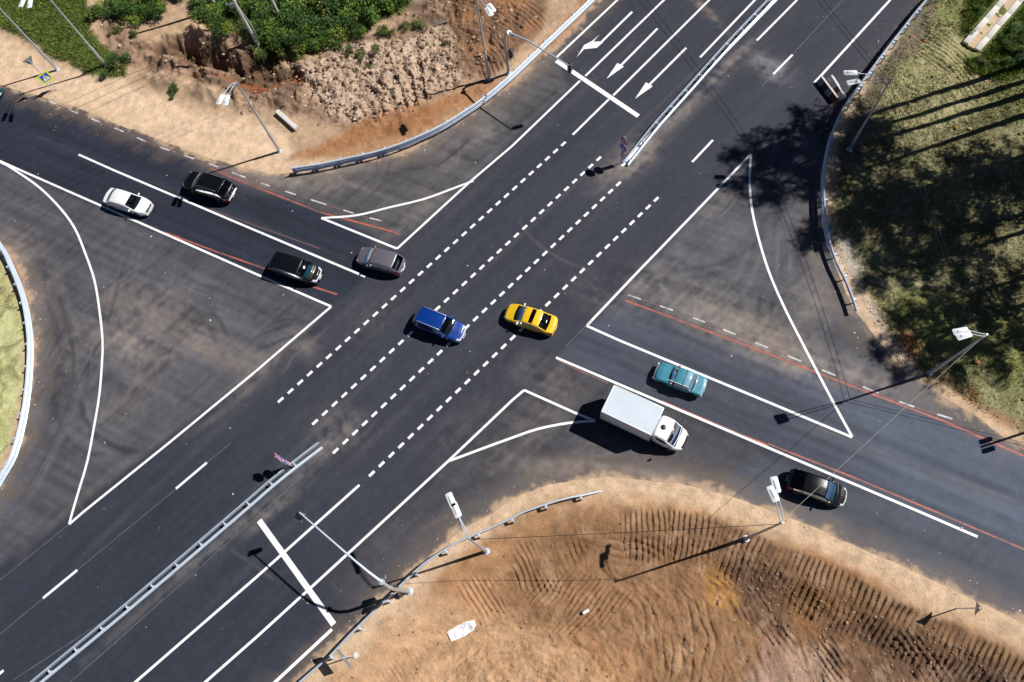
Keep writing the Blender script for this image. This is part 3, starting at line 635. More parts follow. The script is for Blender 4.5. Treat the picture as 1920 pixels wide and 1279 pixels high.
line([(1669, 0), (1525, 157.6)], 0.2, name='edge_line'); line([(1336.6, 262.7), (1297.8, 304)], W_, name='dashed_line')
line([(1408, 289), (1300, 402), (1190, 516), (1100, 611)], W_, name='edge_line'); line([(1100, 611), (1165, 640), (1440, 754), (1597.6, 820)], W_, name='edge_line')
line([(1408, 289), (1406, 325), (1406.3, 357), (1410.4, 395), (1420.5, 440), (1440, 505), (1467.5, 570), (1502.6, 640), (1560, 750), (1597.6, 819)], W_, name='edge_line', curve=True)
line([(1042.5, 670.5), (1440, 839.5), (1725, 960), (1832.8, 1006.5)], W_)
line([(982, 732), (960, 751), (838, 867), (737.6, 960), (585, 1100), (480, 1195.5), (385, 1279), (280, 1375)], W_, name='edge_line'); line([(982.5, 731.5), (1080, 775), (1115, 789)], W_, name='edge_line')
line([(840, 865), (865, 856), (905, 841), (960, 821), (1010, 804), (1070, 792.6), (1116, 789.5)], W_, name='edge_line', curve=True)
line([(621, 575), (545, 640), (480, 696), (320, 828), (156.4, 960), (130, 983)], W_, name='edge_line'); line([(-80, 268), (0, 302), (40, 320), (187.7, 385), (480, 514), (621.4, 575)], W_, name='edge_line')
line([(-60, 285), (0, 304), (32, 322), (75, 352.5), (112.6, 390), (140, 427.6), (160, 475), (177.7, 527.6), (187.7, 590), (192.5, 640), (191.5, 677.5), (186.5, 740), (176.5, 800), (164, 865), (150, 912.7), (136, 960), (130, 983)], W_, name='edge_line', curve=True)
line([(147.6, 290), (215, 320), (480, 432.6), (685, 519)], W_)
line([(602.6, 409), (744.4, 466.4)], W_, name='edge_line'); line([(602.6, 409), (667.7, 404), (730, 389), (793, 374), (843, 356), (888, 339)], W_, name='edge_line', curve=True)
line([(486, 976), (626, 1171)], 0.42, name='stop_line'); line([(1043, 114), (1197, 218)], 0.42, name='stop_line')
line([(622.6, 1180), (516, 1279), (430, 1360)], 0.22, name='edge_line'); line([(674, 909.5), (480, 1083), (254, 1279), (140, 1378)], W_)
line([(388, 867.6), (330, 916.5)], W_, name='dashed_line'); line([(145, 1069), (81, 1121.6)], W_, name='dashed_line'); line([(7, 1257), (-40, 1296)], W_, name='dashed_line')
for a, b in [((130, 983), (-20, 1104)), ((330, 917), (145, 1069)), ((81, 1122), (-20, 1206)), ((433, 831), (388, 867)), ((570, 890), (430, 1015)), ((430, 1015), (120, 1290)), ((400, 1030), (25, 1275)), ((1110, 600), (1060, 650))]:
    line([a, b], 0.045, 'paint_thin', name='thin_line')
def dashes(a, b, skip=()):
    A = np.array(g(*a)); B = np.array(g(*b)); L = np.linalg.norm(B-A); d = (B-A)/L; n = int(round(L))
    m = MB(); ZM[0] += 0.0003
    for k in range(n+1):
        c = A+d*L*k/n; nn = np.array([-d[1], d[0]])*0.105
        q = [c-d*0.27-nn, c+d*0.27-nn, c+d*0.27+nn, c-d*0.27+nn]
        m.add([(p[0], p[1], ZM[0]) for p in q], [(0, 1, 2, 3)])
    tag(m.build('dashed_line', M['paint_white']), kind='structure')
dashes((1056.5, 270), (526.5, 750)); dashes((1122.7, 297.8), (590.8, 791.6)); dashes((1159.7, 345), (629.4, 845.4)); dashes((1230.3, 374), (697.2, 888.4))
def arrow(shaft, head):
    m = MB(); a, b = np.array(g(*shaft[0])), np.array(g(*shaft[1])); d = (b-a)/np.linalg.norm(b-a); n = np.array([-d[1], d[0]])*0.1; ZM[0] += 0.0003
    b = b-d*0.02
    m.add([(p[0], p[1], ZM[0]) for p in (a-n, b-n, b+n, a+n)], [(0, 1, 2, 3)])
    P = gl(head); vs = [(p[0], p[1], ZM[0]+0.0001) for p in P]; m.add(vs, [tuple(range(len(vs)))])
    bm = None; return tag(m.build('lane_arrow', M['paint_white']), kind='structure')
def c3(l): return [(960+x/3.996, y/3.997) for x, y in l]
arrow(c3([(900, 90), (668, 318)]), c3([(665, 312), (683, 318), (635, 360), (540, 370), (485, 430), (540, 340), (605, 305), (655, 262), (610, 313)]))
arrow(c3([(1090, 215), (815, 492)]), c3([(708, 592), (790, 473), (838, 500)])); arrow(c3([(1305, 360), (1030, 635)]), c3([(921, 742), (1004, 618), (1054, 648)]))
# temporary orange lines and faded kerb-side dashes
def rline(px, w=0.16, m='paint_red'): return line(px, w, m, 'orange_line', z=0.003)
rline([(395, 316), (480, 351), (600, 398), (735, 434), (750, 440)]); rline([(310, 436), (400, 470), (500, 505)], 0.15); rline([(585, 537), (632, 552)], 0.15); rline([(395, 392), (480, 424), (600, 466)], 0.08, 'paint_faded')
rline([(1172, 563), (1440, 663), (1600, 725), (1770, 790), (1915, 853), (2050, 915)], 0.17); rline([(1046, 675), (1090, 697), (1140, 718)], 0.14, 'paint_faded'); rline([(1240, 752), (1330, 790), (1440, 835)], 0.15); rline([(1440, 832), (1600, 895), (1755, 960), (1920, 1030), (2050, 1090)], 0.13)
def kerbline(px, per=9.0):
    P = spline(gl(px), 0.5); acc = 0; seg = []; on = True; start = P[0]; cur = [P[0]]
    for a, b in zip(P[:-1], P[1:]):
        acc += math.dist(a, b); cur.append(b)
        if acc > (0.95 if on else 1.4):
            seg.append((on, cur)); cur = [b]; on = not on; acc = 0
    for on, c in seg:
        if len(c) > 1: strip('kerb_dash', c, 0.13 if on else .09, M['paint_old'] if on else M['paint_faded'], 0.0034)
kerbline([(-20, 132), (60, 174), (130, 206), (215, 240), (300, 276), (400, 310), (480, 340), (600, 380), (680, 405), (740, 420)]); kerbline([(1178, 553), (1300, 596), (1440, 652), (1600, 718), (1700, 758), (1800, 790)])

# ------------------------------------------------------------------ vehicles
def smooth1(f, xs, win):
    k = np.linspace(-win, win, 9); return np.mean([f(xs+q) for q in k], 0)
def curve(pts, win=0.06):
    px = np.array([p[0] for p in pts], float); py = np.array([p[1] for p in pts], float)
    return lambda x: smooth1(lambda q: np.interp(q, px, py), np.asarray(x, float), win)
def car_shell(root, sp):
    """one lofted shell split into paint, panes and lamps; x runs 0 (rear) .. L (front)"""
    L, Wd, Ht, zg = sp['L'], sp['W'], sp['H'], sp.get('zg', 0.2)
    xr0, xr1, xf1, xf0 = [q*L for q in sp['keys']]
    zt, zc, zh = sp['zt'], sp['zc'], sp['zh']; rw = sp.get('tumble', 0.77); bx = sp.get('boxy', 0.0)
    wheels = [q*L for q in sp['wheels']]; wr = sp.get('wr', 0.32)
    xs = np.unique(np.round(np.concatenate([np.linspace(0, L, 64), np.linspace(0, 0.3, 9), np.linspace(L-0.35, L, 11), [xr0, xr1, xf1, xf0]]), 3))
    xs = xs[np.concatenate([[True], np.diff(xs) > 0.012])]
    tail_z = sp.get('tail_z', zt-0.22)
    zbf = curve([(-1, tail_z), (0, tail_z), (0.10, zt-0.03), (0.25, zt), (max(xr0, 0.3), zt+0.01), (xf1-0.3, zc-0.02), (xf0, zc), (L-0.5, zh), (L-0.16, zh-0.07), (L, zh-0.28), (L+1, zh-0.28)], 0.05)
    rf = curve([(-1, 0), (xr0, 0), (xr1, 1), (xf1, 1), (xf0, 0), (L+1, 0)], 0.05)
    dome = lambda x: 1-0.055*((x-(xr1+xf1)/2)/max(0.5, (xf1-xr1)/2))**2
    e = 0.45+0.5*bx
    wf = curve([(-1, .5*Wd*(.80+.17*bx)), (0, .5*Wd*(.80+.17*bx)), (0.08, .5*Wd*(.90+.09*bx)), (0.35, .5*Wd*.975), (0.9, .5*Wd), (L-1.1, .5*Wd), (L-0.5, .5*Wd*(.955+.03*bx)), (L-0.15, .5*Wd*(.83+.14*bx)), (L, .5*Wd*(.66+.28*bx)), (L+1, .5*Wd*(.66+.28*bx))], 0.05)
    rwf = curve([(-1, .9), (xr0, .87), (xr1, rw+.02), (xf1, rw), (xf0, .86), (L, .9)], 0.08)
    cr = curve([(-1, .0), (0, .02), (xr0, .03), (xf0, .05), (L-0.4, .05), (L, .01)], 0.05)
    bul = curve([(-1, -.16), (0, -.16), (xr0, -.12), (xr1, -.06), (xf1, .07), (xf0, .14), (L-.3, .14), (L, .2), (L+1, .2)], 0.05)
    V = []; nr = 12
    for x in xs:
        w = float(wf(x)); zb = float(zbf(x)); t = float(np.clip(rf(x), 0, 1))
        top = zb+float(cr(x)); zr = top+(Ht*float(dome(x))-top)*t
        hw = float(rwf(x))*w if t < 0.001 else float(rwf(x))*Wd/2*min(1, w/(Wd/2)+0.02)
        z0 = zg+0.10*max(0, 1-x/0.3)+0.08*max(0, 1-(L-x)/0.4)
        for xw in wheels:
            q = wr+0.06
            if abs(x-xw) < q: z0 = max(z0, wr+math.sqrt(q*q-(x-xw)**2))
        zm = max(z0+0.10, zg+0.5*(zb-zg)); zlow = max(z0+0.03, zg+0.12)
        zs = max(zm+0.03, zb-0.09)
        ins = 1-0.03*(1-bx)
        prof = [(0, z0), (w*.86, z0), (w*.965, zlow), (w*1.0, zm), (w*.99*ins, zs), (w*.955*ins, max(zb, zs+.02))]
        a = prof[-1]; dz = zr-a[1]
        def mixp(f, out=0.0): return (a[0]+(hw-a[0])*f+out*t, a[1]+dz*f)
        prof += [mixp(.08), mixp(.82, .025), (hw*.93, a[1]+dz*.97+0*.01), (hw*.80, zr-.012*t), (hw*.42, zr+.012), (0, zr+.02)]
        for s_ in (1, -1):
            for k, (y, z) in enumerate(prof):
                V.append((x+float(bul(x))*(1-(y/(Wd/2))**2)-L/2, s_*y, z))
    V = np.array(V); n = len(xs)
    def vi(i, s_, k): return i*2*nr+(0 if s_ > 0 else nr)+k
    parts = {}
    def put(nm, f): parts.setdefault(nm, []).append(f)
    panes = sp.get('panes', [(0.0, 1.0)])
    for i in range(n-1):
        xm = (xs[i]+xs[i+1])/2; t = float(rf(xm))
        for s_ in (1, -1):
            for k in range(nr-1):
                f = (vi(i, s_, k), vi(i+1, s_, k), vi(i+1, s_, k+1), vi(i, s_, k+1))
                if s_ < 0: f = f[::-1]
                nm = 'body'
                if k == 0: nm = 'underbody'
                elif k == 6 and 0.32 < t and xr0 < xm < xf0:
                    for pi, (a, b) in enumerate(panes):
                        if a*L < xm < b*L: nm = 'side_window%d%d' % (pi, s_)
                elif k >= 9 or k == 8:
                    if xf1+0.03 < xm < xf0-0.06: nm = 'windscreen'
                    elif xr0+0.05 < xm < xr1-0.03: nm = 'rear_window'
                    elif sp.get('sunroof') and sp['sunroof'][0]*L < xm < sp['sunroof'][1]*L: nm = 'sunroof'
                if nm == 'body' and sp.get('lamps', True):
                    if xm > L-sp.get('hl', 0.36) and k in (4, 5): nm = 'headlight%d' % s_
                    elif xm > L-sp.get('hl', 0.36)+0.1 and k in (6, 7, 8): nm = 'headlight%d' % s_
                    elif xm < sp.get('tl', 0.22) and k in (3, 4): nm = 'tail_light%d' % s_
                    elif xm > L-0.09 and k in (3, 9, 10): nm = 'grille'
                put(nm, f)
    for s_end in (0, n-1):
        ring = [vi(s_end, 1, k) for k in range(nr)]+[vi(s_end, -1, k) for k in range(nr-2, 0, -1)]
        put('body', tuple(ring) if s_end == 0 else tuple(ring[::-1]))
    mats = {'body': sp['paint'], 'underbody': M['dark'], 'windscreen': M['glass'], 'rear_window': sp.get('rear_glass', M['glass']), 'sunroof': M['glass_dark'], 'grille': M['chrome'] if sp.get('chrome') else M['dark']}
    for nm, fs in parts.items():
        used = sorted(set(q for f in fs for q in f)); mp = {q: j for j, q in enumerate(used)}
        m = MB(); m.add([tuple(V[q]) for q in used], [tuple(mp[q] for q in f) for f in fs])
        base = nm.rstrip('-0123456789')
        mt = mats.get(base) or (sp.get('side_glass', M['glass']) if base == 'side_window' else M['head'] if base == 'headlight' else M['tail'])
        pn = sp.get('body_name', 'body') if base == 'body' else base
        o = m.build(pn, mt, root, smooth=38 if base in ('body',) else 60)
    return dict(wf=wf, zbf=zbf, rf=rf, xr0=xr0, xf0=xf0, xf1=xf1, rw=rw)
def add_wheel(root, x, y, r, wd=0.21):
    side = 1 if y > 0 else -1
    e = empty('wheel', (x, y, r)); e.parent = root
    Mx = Matrix.Rotation(-side*math.pi/2, 4, 'X')
    t = MB(); t.lathe([(r*.62, -wd/2), (r*.93, -wd/2), (r, -wd/2+.03), (r, wd/2-.03), (r*.93, wd/2), (r*.62, wd/2)], Mx, 24); t.build('tyre', M['rubber'], e, 40)
    m = MB(); m.lathe([(r*.63, -wd/2+.02), (r*.63, wd/2-.01), (r*.55, wd/2-.03), (r*.18, wd/2-.045), (r*.16, wd/2-.02)], Mx, 24); m.build('rim', M['rim'], e, 40)
def make_vehicle(name, label, cat, front_px, rear_px, z, sp, group='cars on the crossroads'):
    a = np.array(g(*front_px, z)); b = np.array(g(*rear_px, z)); c = (a+b)/2; d = a-b
    root = empty(name, (c[0], c[1], 0.004), math.atan2(d[1], d[0]), label, cat, group); root.scale = (.90, .94, .96)
    L, Wd, Ht = sp['L'], sp['W'], sp['H']
    k = car_shell(root, sp); wr = sp.get('wr', 0.32)
    for q in sp['wheels']:
        for s_ in (1, -1): add_wheel(root, q*L-L/2, s_*(Wd/2-0.12), wr)
    xm = k['xf0']-0.42-L/2; zmr = sp['zc']+0.05
    for s_ in (1, -1):
        m = MB(); m.box((xm, s_*(Wd/2+0.035), zmr+0.02), (0.13, 0.24, 0.14), 0, 0, 0.035)
        m.build('wing_mirror', sp.get('mirror', sp['paint']), root, 50)
    # cabin
    m = MB(); m.box((k['xf0']-0.25-L/2, 0, sp['zc']-0.09), (0.5, Wd*.76, 0.14), 0, 0, 0.04); m.build('dashboard', sp.get('dash', M['dash']), root, 50)
    xs_ = [k['xf1']-0.55-L/2]
    if not sp.get('van'): xs_.append(max(k['xr0']+0.75, k['xf1']-1.55)-L/2)
    for i, x in enumerate(xs_):
        for y in (0.36, -0.36):
            m = MB(); m.box((x+.1, y, .5), (.5, .5, .2), 0, 0, .05); m.box((x-.18, y, .82), (.16, .48, .6), 0, 0, .06); m.box((x-.22, y, min(Ht-.3, 1.18)), (.1, .26, .18), 0, 0, .04)
            m.build('seat', M['seat'], root, 50)
    if sp.get('driver', True):
        pass
    for x, s_ in ((L/2+0.0, 1), (-L/2, -1)):
        m = MB(); bu = 0.2 if s_ > 0 else -.16
        m.box((x+bu*.96+s_*.012, 0, sp.get('zp', .5)), (.02, .5, .115)); m.build('number_plate', M['plate'], root)
    if sp.get('rails'):
        for s_ in (1, -1):
            x0, x1 = sp['rails']; y = s_*Wd/2*k['rw']*.93; zt = Ht+.03
            p = [(x0*L-L/2, y, Ht-.06), (x0*L-L/2+.08, y, zt), (0.5*(x0+x1)*L-L/2, y, zt+.015), (x1*L-L/2-.08, y, zt), (x1*L-L/2, y, Ht-.06)]
            m = MB(); m.tube(p, .022, 6); m.build('roof_rail', sp.get('rail_mat', M['chrome']), root, 60)
    return root, k
white_sedan, _ = make_vehicle('white_sedan', 'white sedan driving over the white edge line of the left road', 'car', (288, 394), (194, 366), .55, dict(
    L=4.6, W=1.78, H=1.47, keys=(.10, .235, .60, .80), zt=1.0, zc=.96, zh=.84, wheels=(.19, .79), paint=M['p_white'], panes=[(.2, .44), (.455, .80)], tumble=.74, tl=.2, boxy=.1))
black_suv, _ = make_vehicle('black_suv', 'large black off-road car with red tail lights and silver rear bumper under a lamp shadow', 'car', (345, 334), (438, 363), .8, dict(
    L=5.0, W=2.0, H=1.78, keys=(.03, .13, .61, .76), zt=1.12, zc=1.1, zh=1.02, zg=.26, wr=.38, wheels=(.19, .80), paint=M['p_black'], panes=[(.05, .2), (.215, .43), (.445, .8)], tumble=.80, rails=(.16, .6), rail_mat=M['p_grey'], boxy=.35, side_glass=M['glass_dark'], rear_glass=M['glass_dark'], tl=.3))
m = MB(); m.box((-2.6, 0, .58), (.16, 1.5, .16), 0, 0, .05); m.build('rear_bumper', M['chrome'], black_suv, 50)
m = MB(); m.box((-2.57, 0, .98), (.04, .9, .09), 0, 0, .015); m.build('tailgate_trim', M['chrome'], black_suv, 50)
minivan, _ = make_vehicle('black_minivan', 'black minivan waiting beside the orange line at the tip of the left traffic island', 'car', (604, 518), (502, 488), .8, dict(
    L=4.7, W=1.84, H=1.75, keys=(.02, .09, .655, .86), zt=1.08, zc=1.06, zh=.92, wheels=(.17, .80), paint=M['p_black'], panes=[(.04, .22), (.235, .46), (.475, .86)], tumble=.80, rear_glass=M['glass_dark'], wide_glass=True, chrome=True, dash=M['p_teal'], side_glass=M['glass_dark']))
m = MB(); m.tube([(2.12, .74, .66), (2.42, .4, .62), (2.53, 0, .60), (2.42, -.4, .62), (2.12, -.74, .66)], .035, 6); m.build('bumper_trim', M['chrome'], minivan, 60)
grey_wagon, _ = make_vehicle('grey_hatchback', 'mauve-grey estate car with dark rear window crossing at the corner of the small upper island', 'car', (671, 476), (756, 500), .75, dict(
    L=4.3, W=1.8, H=1.6, keys=(.02, .15, .62, .79), zt=1.02, zc=1.0, zh=.9, wheels=(.18, .80), paint=M['p_grey'], panes=[(.06, .2), (.215, .43), (.445, .8)], tumble=.8, wr=.34, tl=.34))
m = MB(); m.tube([(-2.02, .7, .62), (-2.23, .4, .60), (-2.30, 0, .6), (-2.23, -.4, .6), (-2.02, -.7, .62)], .04, 6); m.build('rear_bumper_trim', M['chrome'], grey_wagon, 60)
blue_suv, _ = make_vehicle('blue_suv', 'shiny blue estate car with silver roof rails in the middle of the junction', 'car', (869, 627), (778, 590), .8, dict(
    L=4.5, W=1.86, H=1.68, keys=(.02, .09, .60, .79), zt=1.06, zc=1.04, zh=.94, wheels=(.18, .80), paint=M['p_blue'], panes=[(.05, .2), (.215, .42), (.435, .8)], tumble=.79, rails=(.12, .62), wr=.35, chrome=True, zg=.22, rear_glass=M['glass_dark']))
m = MB(); m.lathe([(.01, -.09), (.06, -.07), (.085, 0), (.07, .08), (.01, .1)], Matrix.Translation((.28, .36, 1.2)), 14); m.tube([(.28, .2, .95), (.5, .28, 1.0), (.68, .34, 1.08)], [.05, .045, .04], 8)
yellow_car, _ = make_vehicle('yellow_sedan', 'bright yellow sedan with a black glass roof band crossing the dashed lines', 'car', (949, 583), (1042, 614), .6, dict(
    L=4.4, W=1.77, H=1.46, keys=(.12, .29, .61, .80), zt=1.0, zc=.96, zh=.84, wheels=(.19, .80), paint=M['p_yellow'], panes=[(.2, .42), (.435, .8)], tumble=.76, sunroof=(.415, .485), mirror=M['p_white'], boxy=.05, wide_glass=True))
teal_sedan, _ = make_vehicle('teal_sedan', 'old boxy teal sedan with two black roof bars in the lane above the white truck', 'car', (1233, 694), (1319, 727), .7, dict(
    L=3.95, W=1.64, H=1.43, keys=(.20, .30, .60, .71), zt=.93, zc=.93, zh=.88, tail_z=.86, wheels=(.18, .80), paint=M['p_teal'], panes=[(.24, .43), (.445, .7)], tumble=.80, boxy=.9, wr=.29, chrome=True, hl=.14, tl=.16, mirror=M['dark']))
for x in (.37, -.32):
    m = MB(); m.tube([(x, -.66, 1.36), (x, -.66, 1.46), (x, .66, 1.46), (x, .66, 1.36)], .02, 6); m.build('roof_bar', M['dark'], teal_sedan, 60)
m = MB(); m.box((0.03, .66, 1.40), (1.75, .05, .05), 0, 0, .012); m.build('roof_gutter', M['p_white'], teal_sedan, 50)
m = MB(); m.box((-2.06, 0, .52), (.09, 1.5, .1), 0, 0, .03); m.build('rear_bumper', M['chrome'], teal_sedan, 50)
m = MB(); m.box((2.12, 0, .52), (.09, 1.5, .1), 0, 0, .03); m.build('front_bumper', M['chrome'], teal_sedan, 50)
black_hatch, _ = make_vehicle('black_hatchback', 'rounded black hatchback in the lower right lane next to the twin lamp over the road', 'car', (1579, 932), (1484, 898), .65, dict(
    L=4.2, W=1.8, H=1.5, keys=(.03, .24, .62, .82), zt=1.02, zc=.98, zh=.86, wheels=(.18, .80), paint=M['p_black'], panes=[(.1, .24), (.255, .44), (.455, .82)], tumble=.75, rear_glass=M['glass_dark'], chrome=True, dash=M['p_teal']))
left_car, _ = make_vehicle('dark_teal_car', 'dark teal car cut off by the left edge of the picture', 'car', (-80, 145), (15, 183), .6, dict(
    L=4.4, W=1.77, H=1.48, keys=(.04, .2, .62, .81), zt=1.0, zc=.97, zh=.86, wheels=(.18, .80), paint=M['p_dteal'], panes=[(.1, .24), (.255, .44), (.455, .81)], tumble=.76, chrome=True))

# white box truck
a = np.array(g(1290, 815, 1.2)); b = np.array(g(1136, 749, 1.8)); d = (a-b)/np.linalg.norm(a-b)
hd = math.atan2(d[1], d[0]); pc = [np.array(g(*p, 2.78)) for p in ((1150, 722.6), (1244.5, 763), (1222, 818), (1129, 770.6))]
bc = sum(pc)/4; bl = (np.linalg.norm(pc[1]-pc[0])+np.linalg.norm(pc[2]-pc[3]))/2; bw = (np.linalg.norm(pc[3]-pc[0])+np.linalg.norm(pc[2]-pc[1]))/2
d = (pc[1]-pc[0]+pc[2]-pc[3]); hd = math.atan2(d[1], d[0])
truck = empty('box_truck', (bc[0], bc[1], 0.004), hd, 'white delivery truck with a pale grey box body and a round cab roof vent', 'truck', 'cars on the crossroads')
z0, z1 = .86, 2.74
m = MB(); m.box((0, 0, (z0+z1)/2), (bl-.06, bw-.06, z1-z0)); cargo = m.build('cargo_box', M['box_side'], truck)
m = MB(); m.box((0, 0, z1+.012), (bl-.10, bw-.10, .02))
for q in (-.25, 0, .25): m.box((q*bl, 0, z1+.026), (.05, bw-.12, .012))
m.build('roof_panel', M['box_top'], cargo)
m = MB()
for s_ in (1, -1):
    for zz in (z0+.05, z1-.01): m.box((0, s_*(bw/2-.02), zz), (bl, .08, .1), 0, 0, .02)
    for zz in (z0+.05, z1-.01): m.box((s_*(bl/2-.02), 0, zz), (.08, bw-.082, .1), 0, 0, .02)
    for xx in (bl/2-.02, -bl/2+.02): m.box((xx, s_*(bw/2-.02), (z0+z1)/2), (.085, .085, z1-z0-.16))
m.build('edge_frame', M['p_white'], cargo, 40)
for s_ in (1, -1):
    m = MB(); m.box((-bl/2+.012, s_*bw*.235, (z0+z1)/2), (.05, bw*.45, z1-z0-.2), 0, 0, .01); dr = m.build('rear_door', M['box_side'], cargo)
    m = MB(); m.tube([(-bl/2-.03, s_*.12, z0+.15), (-bl/2-.03, s_*.12, z1-.15)], .018, 6); m.build('lock_bar', M['galv'], cargo, 60)
m = MB(); m.box((.5, 0, .66), (bl+1.0, .85, .2)); m.box((-bl/2+.1, 0, .55), (.1, bw*.9, .12)); m.build('chassis', M['dark'], truck)
cabL = 2.12; cx0 = bl/2+.10
cab = empty('cab', (cx0+cabL/2, 0, 0)); cab.parent = truck
car_shell(cab, dict(L=cabL, W=1.96, H=2.08, zg=.4, keys=(.004, .012, .44, .74), zt=1.35, zc=1.28, zh=1.06, tail_z=1.34, wheels=(.66,), wr=.34, paint=M['p_white'], panes=[(.12, .74)], tumble=.86, body_name='cab_body', hl=.3, tl=-1, wide_glass=True, boxy=.12))
m = MB(); m.lathe([(.01, 0), (.19, 0), (.19, .06), (.15, .09), (.01, .1)], Matrix.Translation((cx0+.42, -.02, 2.05)), 20); m.build('roof_vent', M['dark'], truck, 40)
m = MB(); m.lathe([(.2, 0), (.27, 0), (.27, .03), (.2, .04)], Matrix.Translation((cx0+.42, -.02, 2.052)), 24); m.build('vent_ring', M['p_white'], truck, 40)
for s_ in (1, -1):
    m = MB(); m.tube([(cx0+1.35, s_*.95, 1.45), (cx0+1.45, s_*1.18, 1.5)], .018, 6); m.box((cx0+1.45, s_*1.24, 1.5), (.08, .18, .34), 0, 0, .03); m.build('wing_mirror', M['dark'], truck, 50)
    m = MB(); m.box((cx0+.75, s_*.42, 1.0), (.16, .5, .9), 0, 0, .06); m.box((cx0+1.0, s_*.42, .8), (.5, .5, .2), 0, 0, .06); m.build('seat', M['seat'], truck, 50)
    add_wheel(truck, cx0+cabL*.66, s_*.84, .34); add_wheel(truck, -bl/2+1.15, s_*.80, .34, .42)
m = MB(); m.box((cx0+1.55, 0, 1.18), (.4, 1.5, .2), 0, 0, .05); m.build('dashboard', M['dash'], truck, 50)
m = MB(); m.box((-bl/2-.02, .5, .62), (.02, .5, .115)); m.build('number_plate', M['plate'], truck)

# ------------------------------------------------------------------ crash barriers
def wbeam(P, z, side, tilt_ends=(0, 0), h=0.31):
    """W-shaped rail swept along P; side = +1 face to the left of travel"""
    prof = [(0.0, -h/2), (.08, -h/2+.03), (.11, -h/4), (.09, -.05), (.02, 0), (.09, .05), (.11, h/4), (.08, h/2-.03), (0.0, h/2), (-.02, h/2), (.0, 0), (-.02, -h/2)]
    m = MB(); n = len(prof); L = [0]
    for a, b in zip(P[:-1], P[1:]): L.append(L[-1]+math.dist(a, b))
    vs = []; fs = []
    for i, p in enumerate(P):
        t = np.array(P[min(i+1, len(P)-1)])-np.array(P[max(i-1, 0)]); t = t/np.linalg.norm(t); nn = np.array([-t[1], t[0]])*side
        zz = z
        if tilt_ends[0]: zz = min(zz, .12+(z-.12)*min(1, L[i]/tilt_ends[0]))
        if tilt_ends[1]: zz = min(zz, .12+(z-.12)*min(1, (L[-1]-L[i])/tilt_ends[1]))
        gzv = hz(p[0], p[1])
        for o, dz in prof: vs.append((p[0]+nn[0]*o, p[1]+nn[1]*o, zz+dz+gzv))
    for i in range(len(P)-1):
        for k in range(n):
            j = (k+1) % n; f = (i*n+k, i*n+j, i*n+n+j, i*n+n+k); fs.append(f if side > 0 else f[::-1])
    fs.append(tuple(range(n))); fs.append(tuple(range((len(P)-1)*n, len(P)*n))[::-1])
    m.add(vs, fs); return m, L
def barrier(name, label, top_px, ztop, face, tiers=1, double=0.0, spacing=2.0, ends=(0, 0), group='crash barriers'):
    P = spline(gl(top_px, ztop), 1.0)
    b0 = P[0]; root = empty(name, (b0[0], b0[1], 0), 0, label, 'crash barrier', group)
    Q = [(p[0]-b0[0], p[1]-b0[1]) for p in P]
    def off(d):
        out = []
        for i, p in enumerate(P):
            t = np.array(P[min(i+1, len(P)-1)])-np.array(P[max(i-1, 0)]); t = t/np.linalg.norm(t); out.append((p[0]-t[1]*d, p[1]+t[0]*d))
        return out
    zs = [ztop-.16]+([ztop-.16-.42] if tiers == 2 else [])
    inv = Matrix.Translation((-b0[0], -b0[1], 0))
    def fin(m, nm, mt):
        m.v = [(v[0]-b0[0], v[1]-b0[1], v[2]) for v in m.v]; return m.build(nm, mt, root, 35)
    for z in zs:
        if double:
            fin(wbeam(off(double/2), z, 1, ends)[0], 'rail', M['galv']); fin(wbeam(off(-double/2), z, -1, ends)[0], 'rail', M['galv'])
        else: fin(wbeam(P, z, face, ends)[0], 'rail', M['galv'])
    L = [0]
    for a, b in zip(P[:-1], P[1:]): L.append(L[-1]+math.dist(a, b))
    s = 0.4
    while s < L[-1]-.2:
        i = max(0, int(np.searchsorted(L, s))-1); f = (s-L[i])/(L[i+1]-L[i]); p = np.array(P[i])*(1-f)+np.array(P[i+1])*f
        t = np.array(P[i+1])-np.array(P[i]); t /= np.linalg.norm(t); nn = np.array([-t[1], t[0]]); rz = math.atan2(t[1], t[0])
        zt = ztop-.04
        for k, e_ in enumerate(ends):
            if e_: zt = min(zt, .25+(zt-.25)*min(1, (s if k == 0 else L[-1]-s)/e_))
        c = p if double else p-nn*face*.22
        m = MB(); gzv = hz(c[0], c[1]); hgt = zt+.25
        m.box((c[0], c[1], gzv+zt-hgt/2), (.02, .14, hgt), rz); m.box((c[0]+t[0]*.05, c[1]+t[1]*.05, gzv+zt-hgt/2), (.09, .014, hgt), rz)
        for z in zs:
            zz = min(z, zt)+gzv
            if double: m.box((c[0], c[1], zz), (.08, double-.03, .05), rz)
            else: m.box((p[0]-nn[0]*face*.1, p[1]-nn[1]*face*.1, zz), (.16, .22, .2), rz, 0, .02)
        fin(m, 'post', M['galv']); s += spacing
    return root
barrier('crash_barrier', 'two-tier steel crash barrier curving round the orange soil above the small traffic island', [(545, 314), (600, 306), (650, 295), (700, 284), (750, 268), (793, 250), (830, 232), (870, 207), (905, 183), (950, 146), (1000, 99), (1050, 52), (1106, -2), (1190, -84)], 1.05, -1, 2, 0)
barrier('crash_barrier', 'tall two-tier steel crash barrier along the tree shade on the right side of the junction', [(1822, -90), (1736, 1), (1690, 57.5), (1647.7, 112), (1625, 143), (1600, 176), (1585, 199), (1570, 229), (1557.6, 263), (1548, 313), (1546, 345), (1548, 390), (1553, 430), (1558, 455)], 1.1, -1, 2, 0)
barrier('crash_barrier', 'short single-rail steel barrier ending on the gravel below the tree shade', [(1553, 425), (1557.6, 452.6), (1570, 490), (1584, 517.7), (1597.6, 550), (1608, 581)], 0.8, -1, 1, 0)
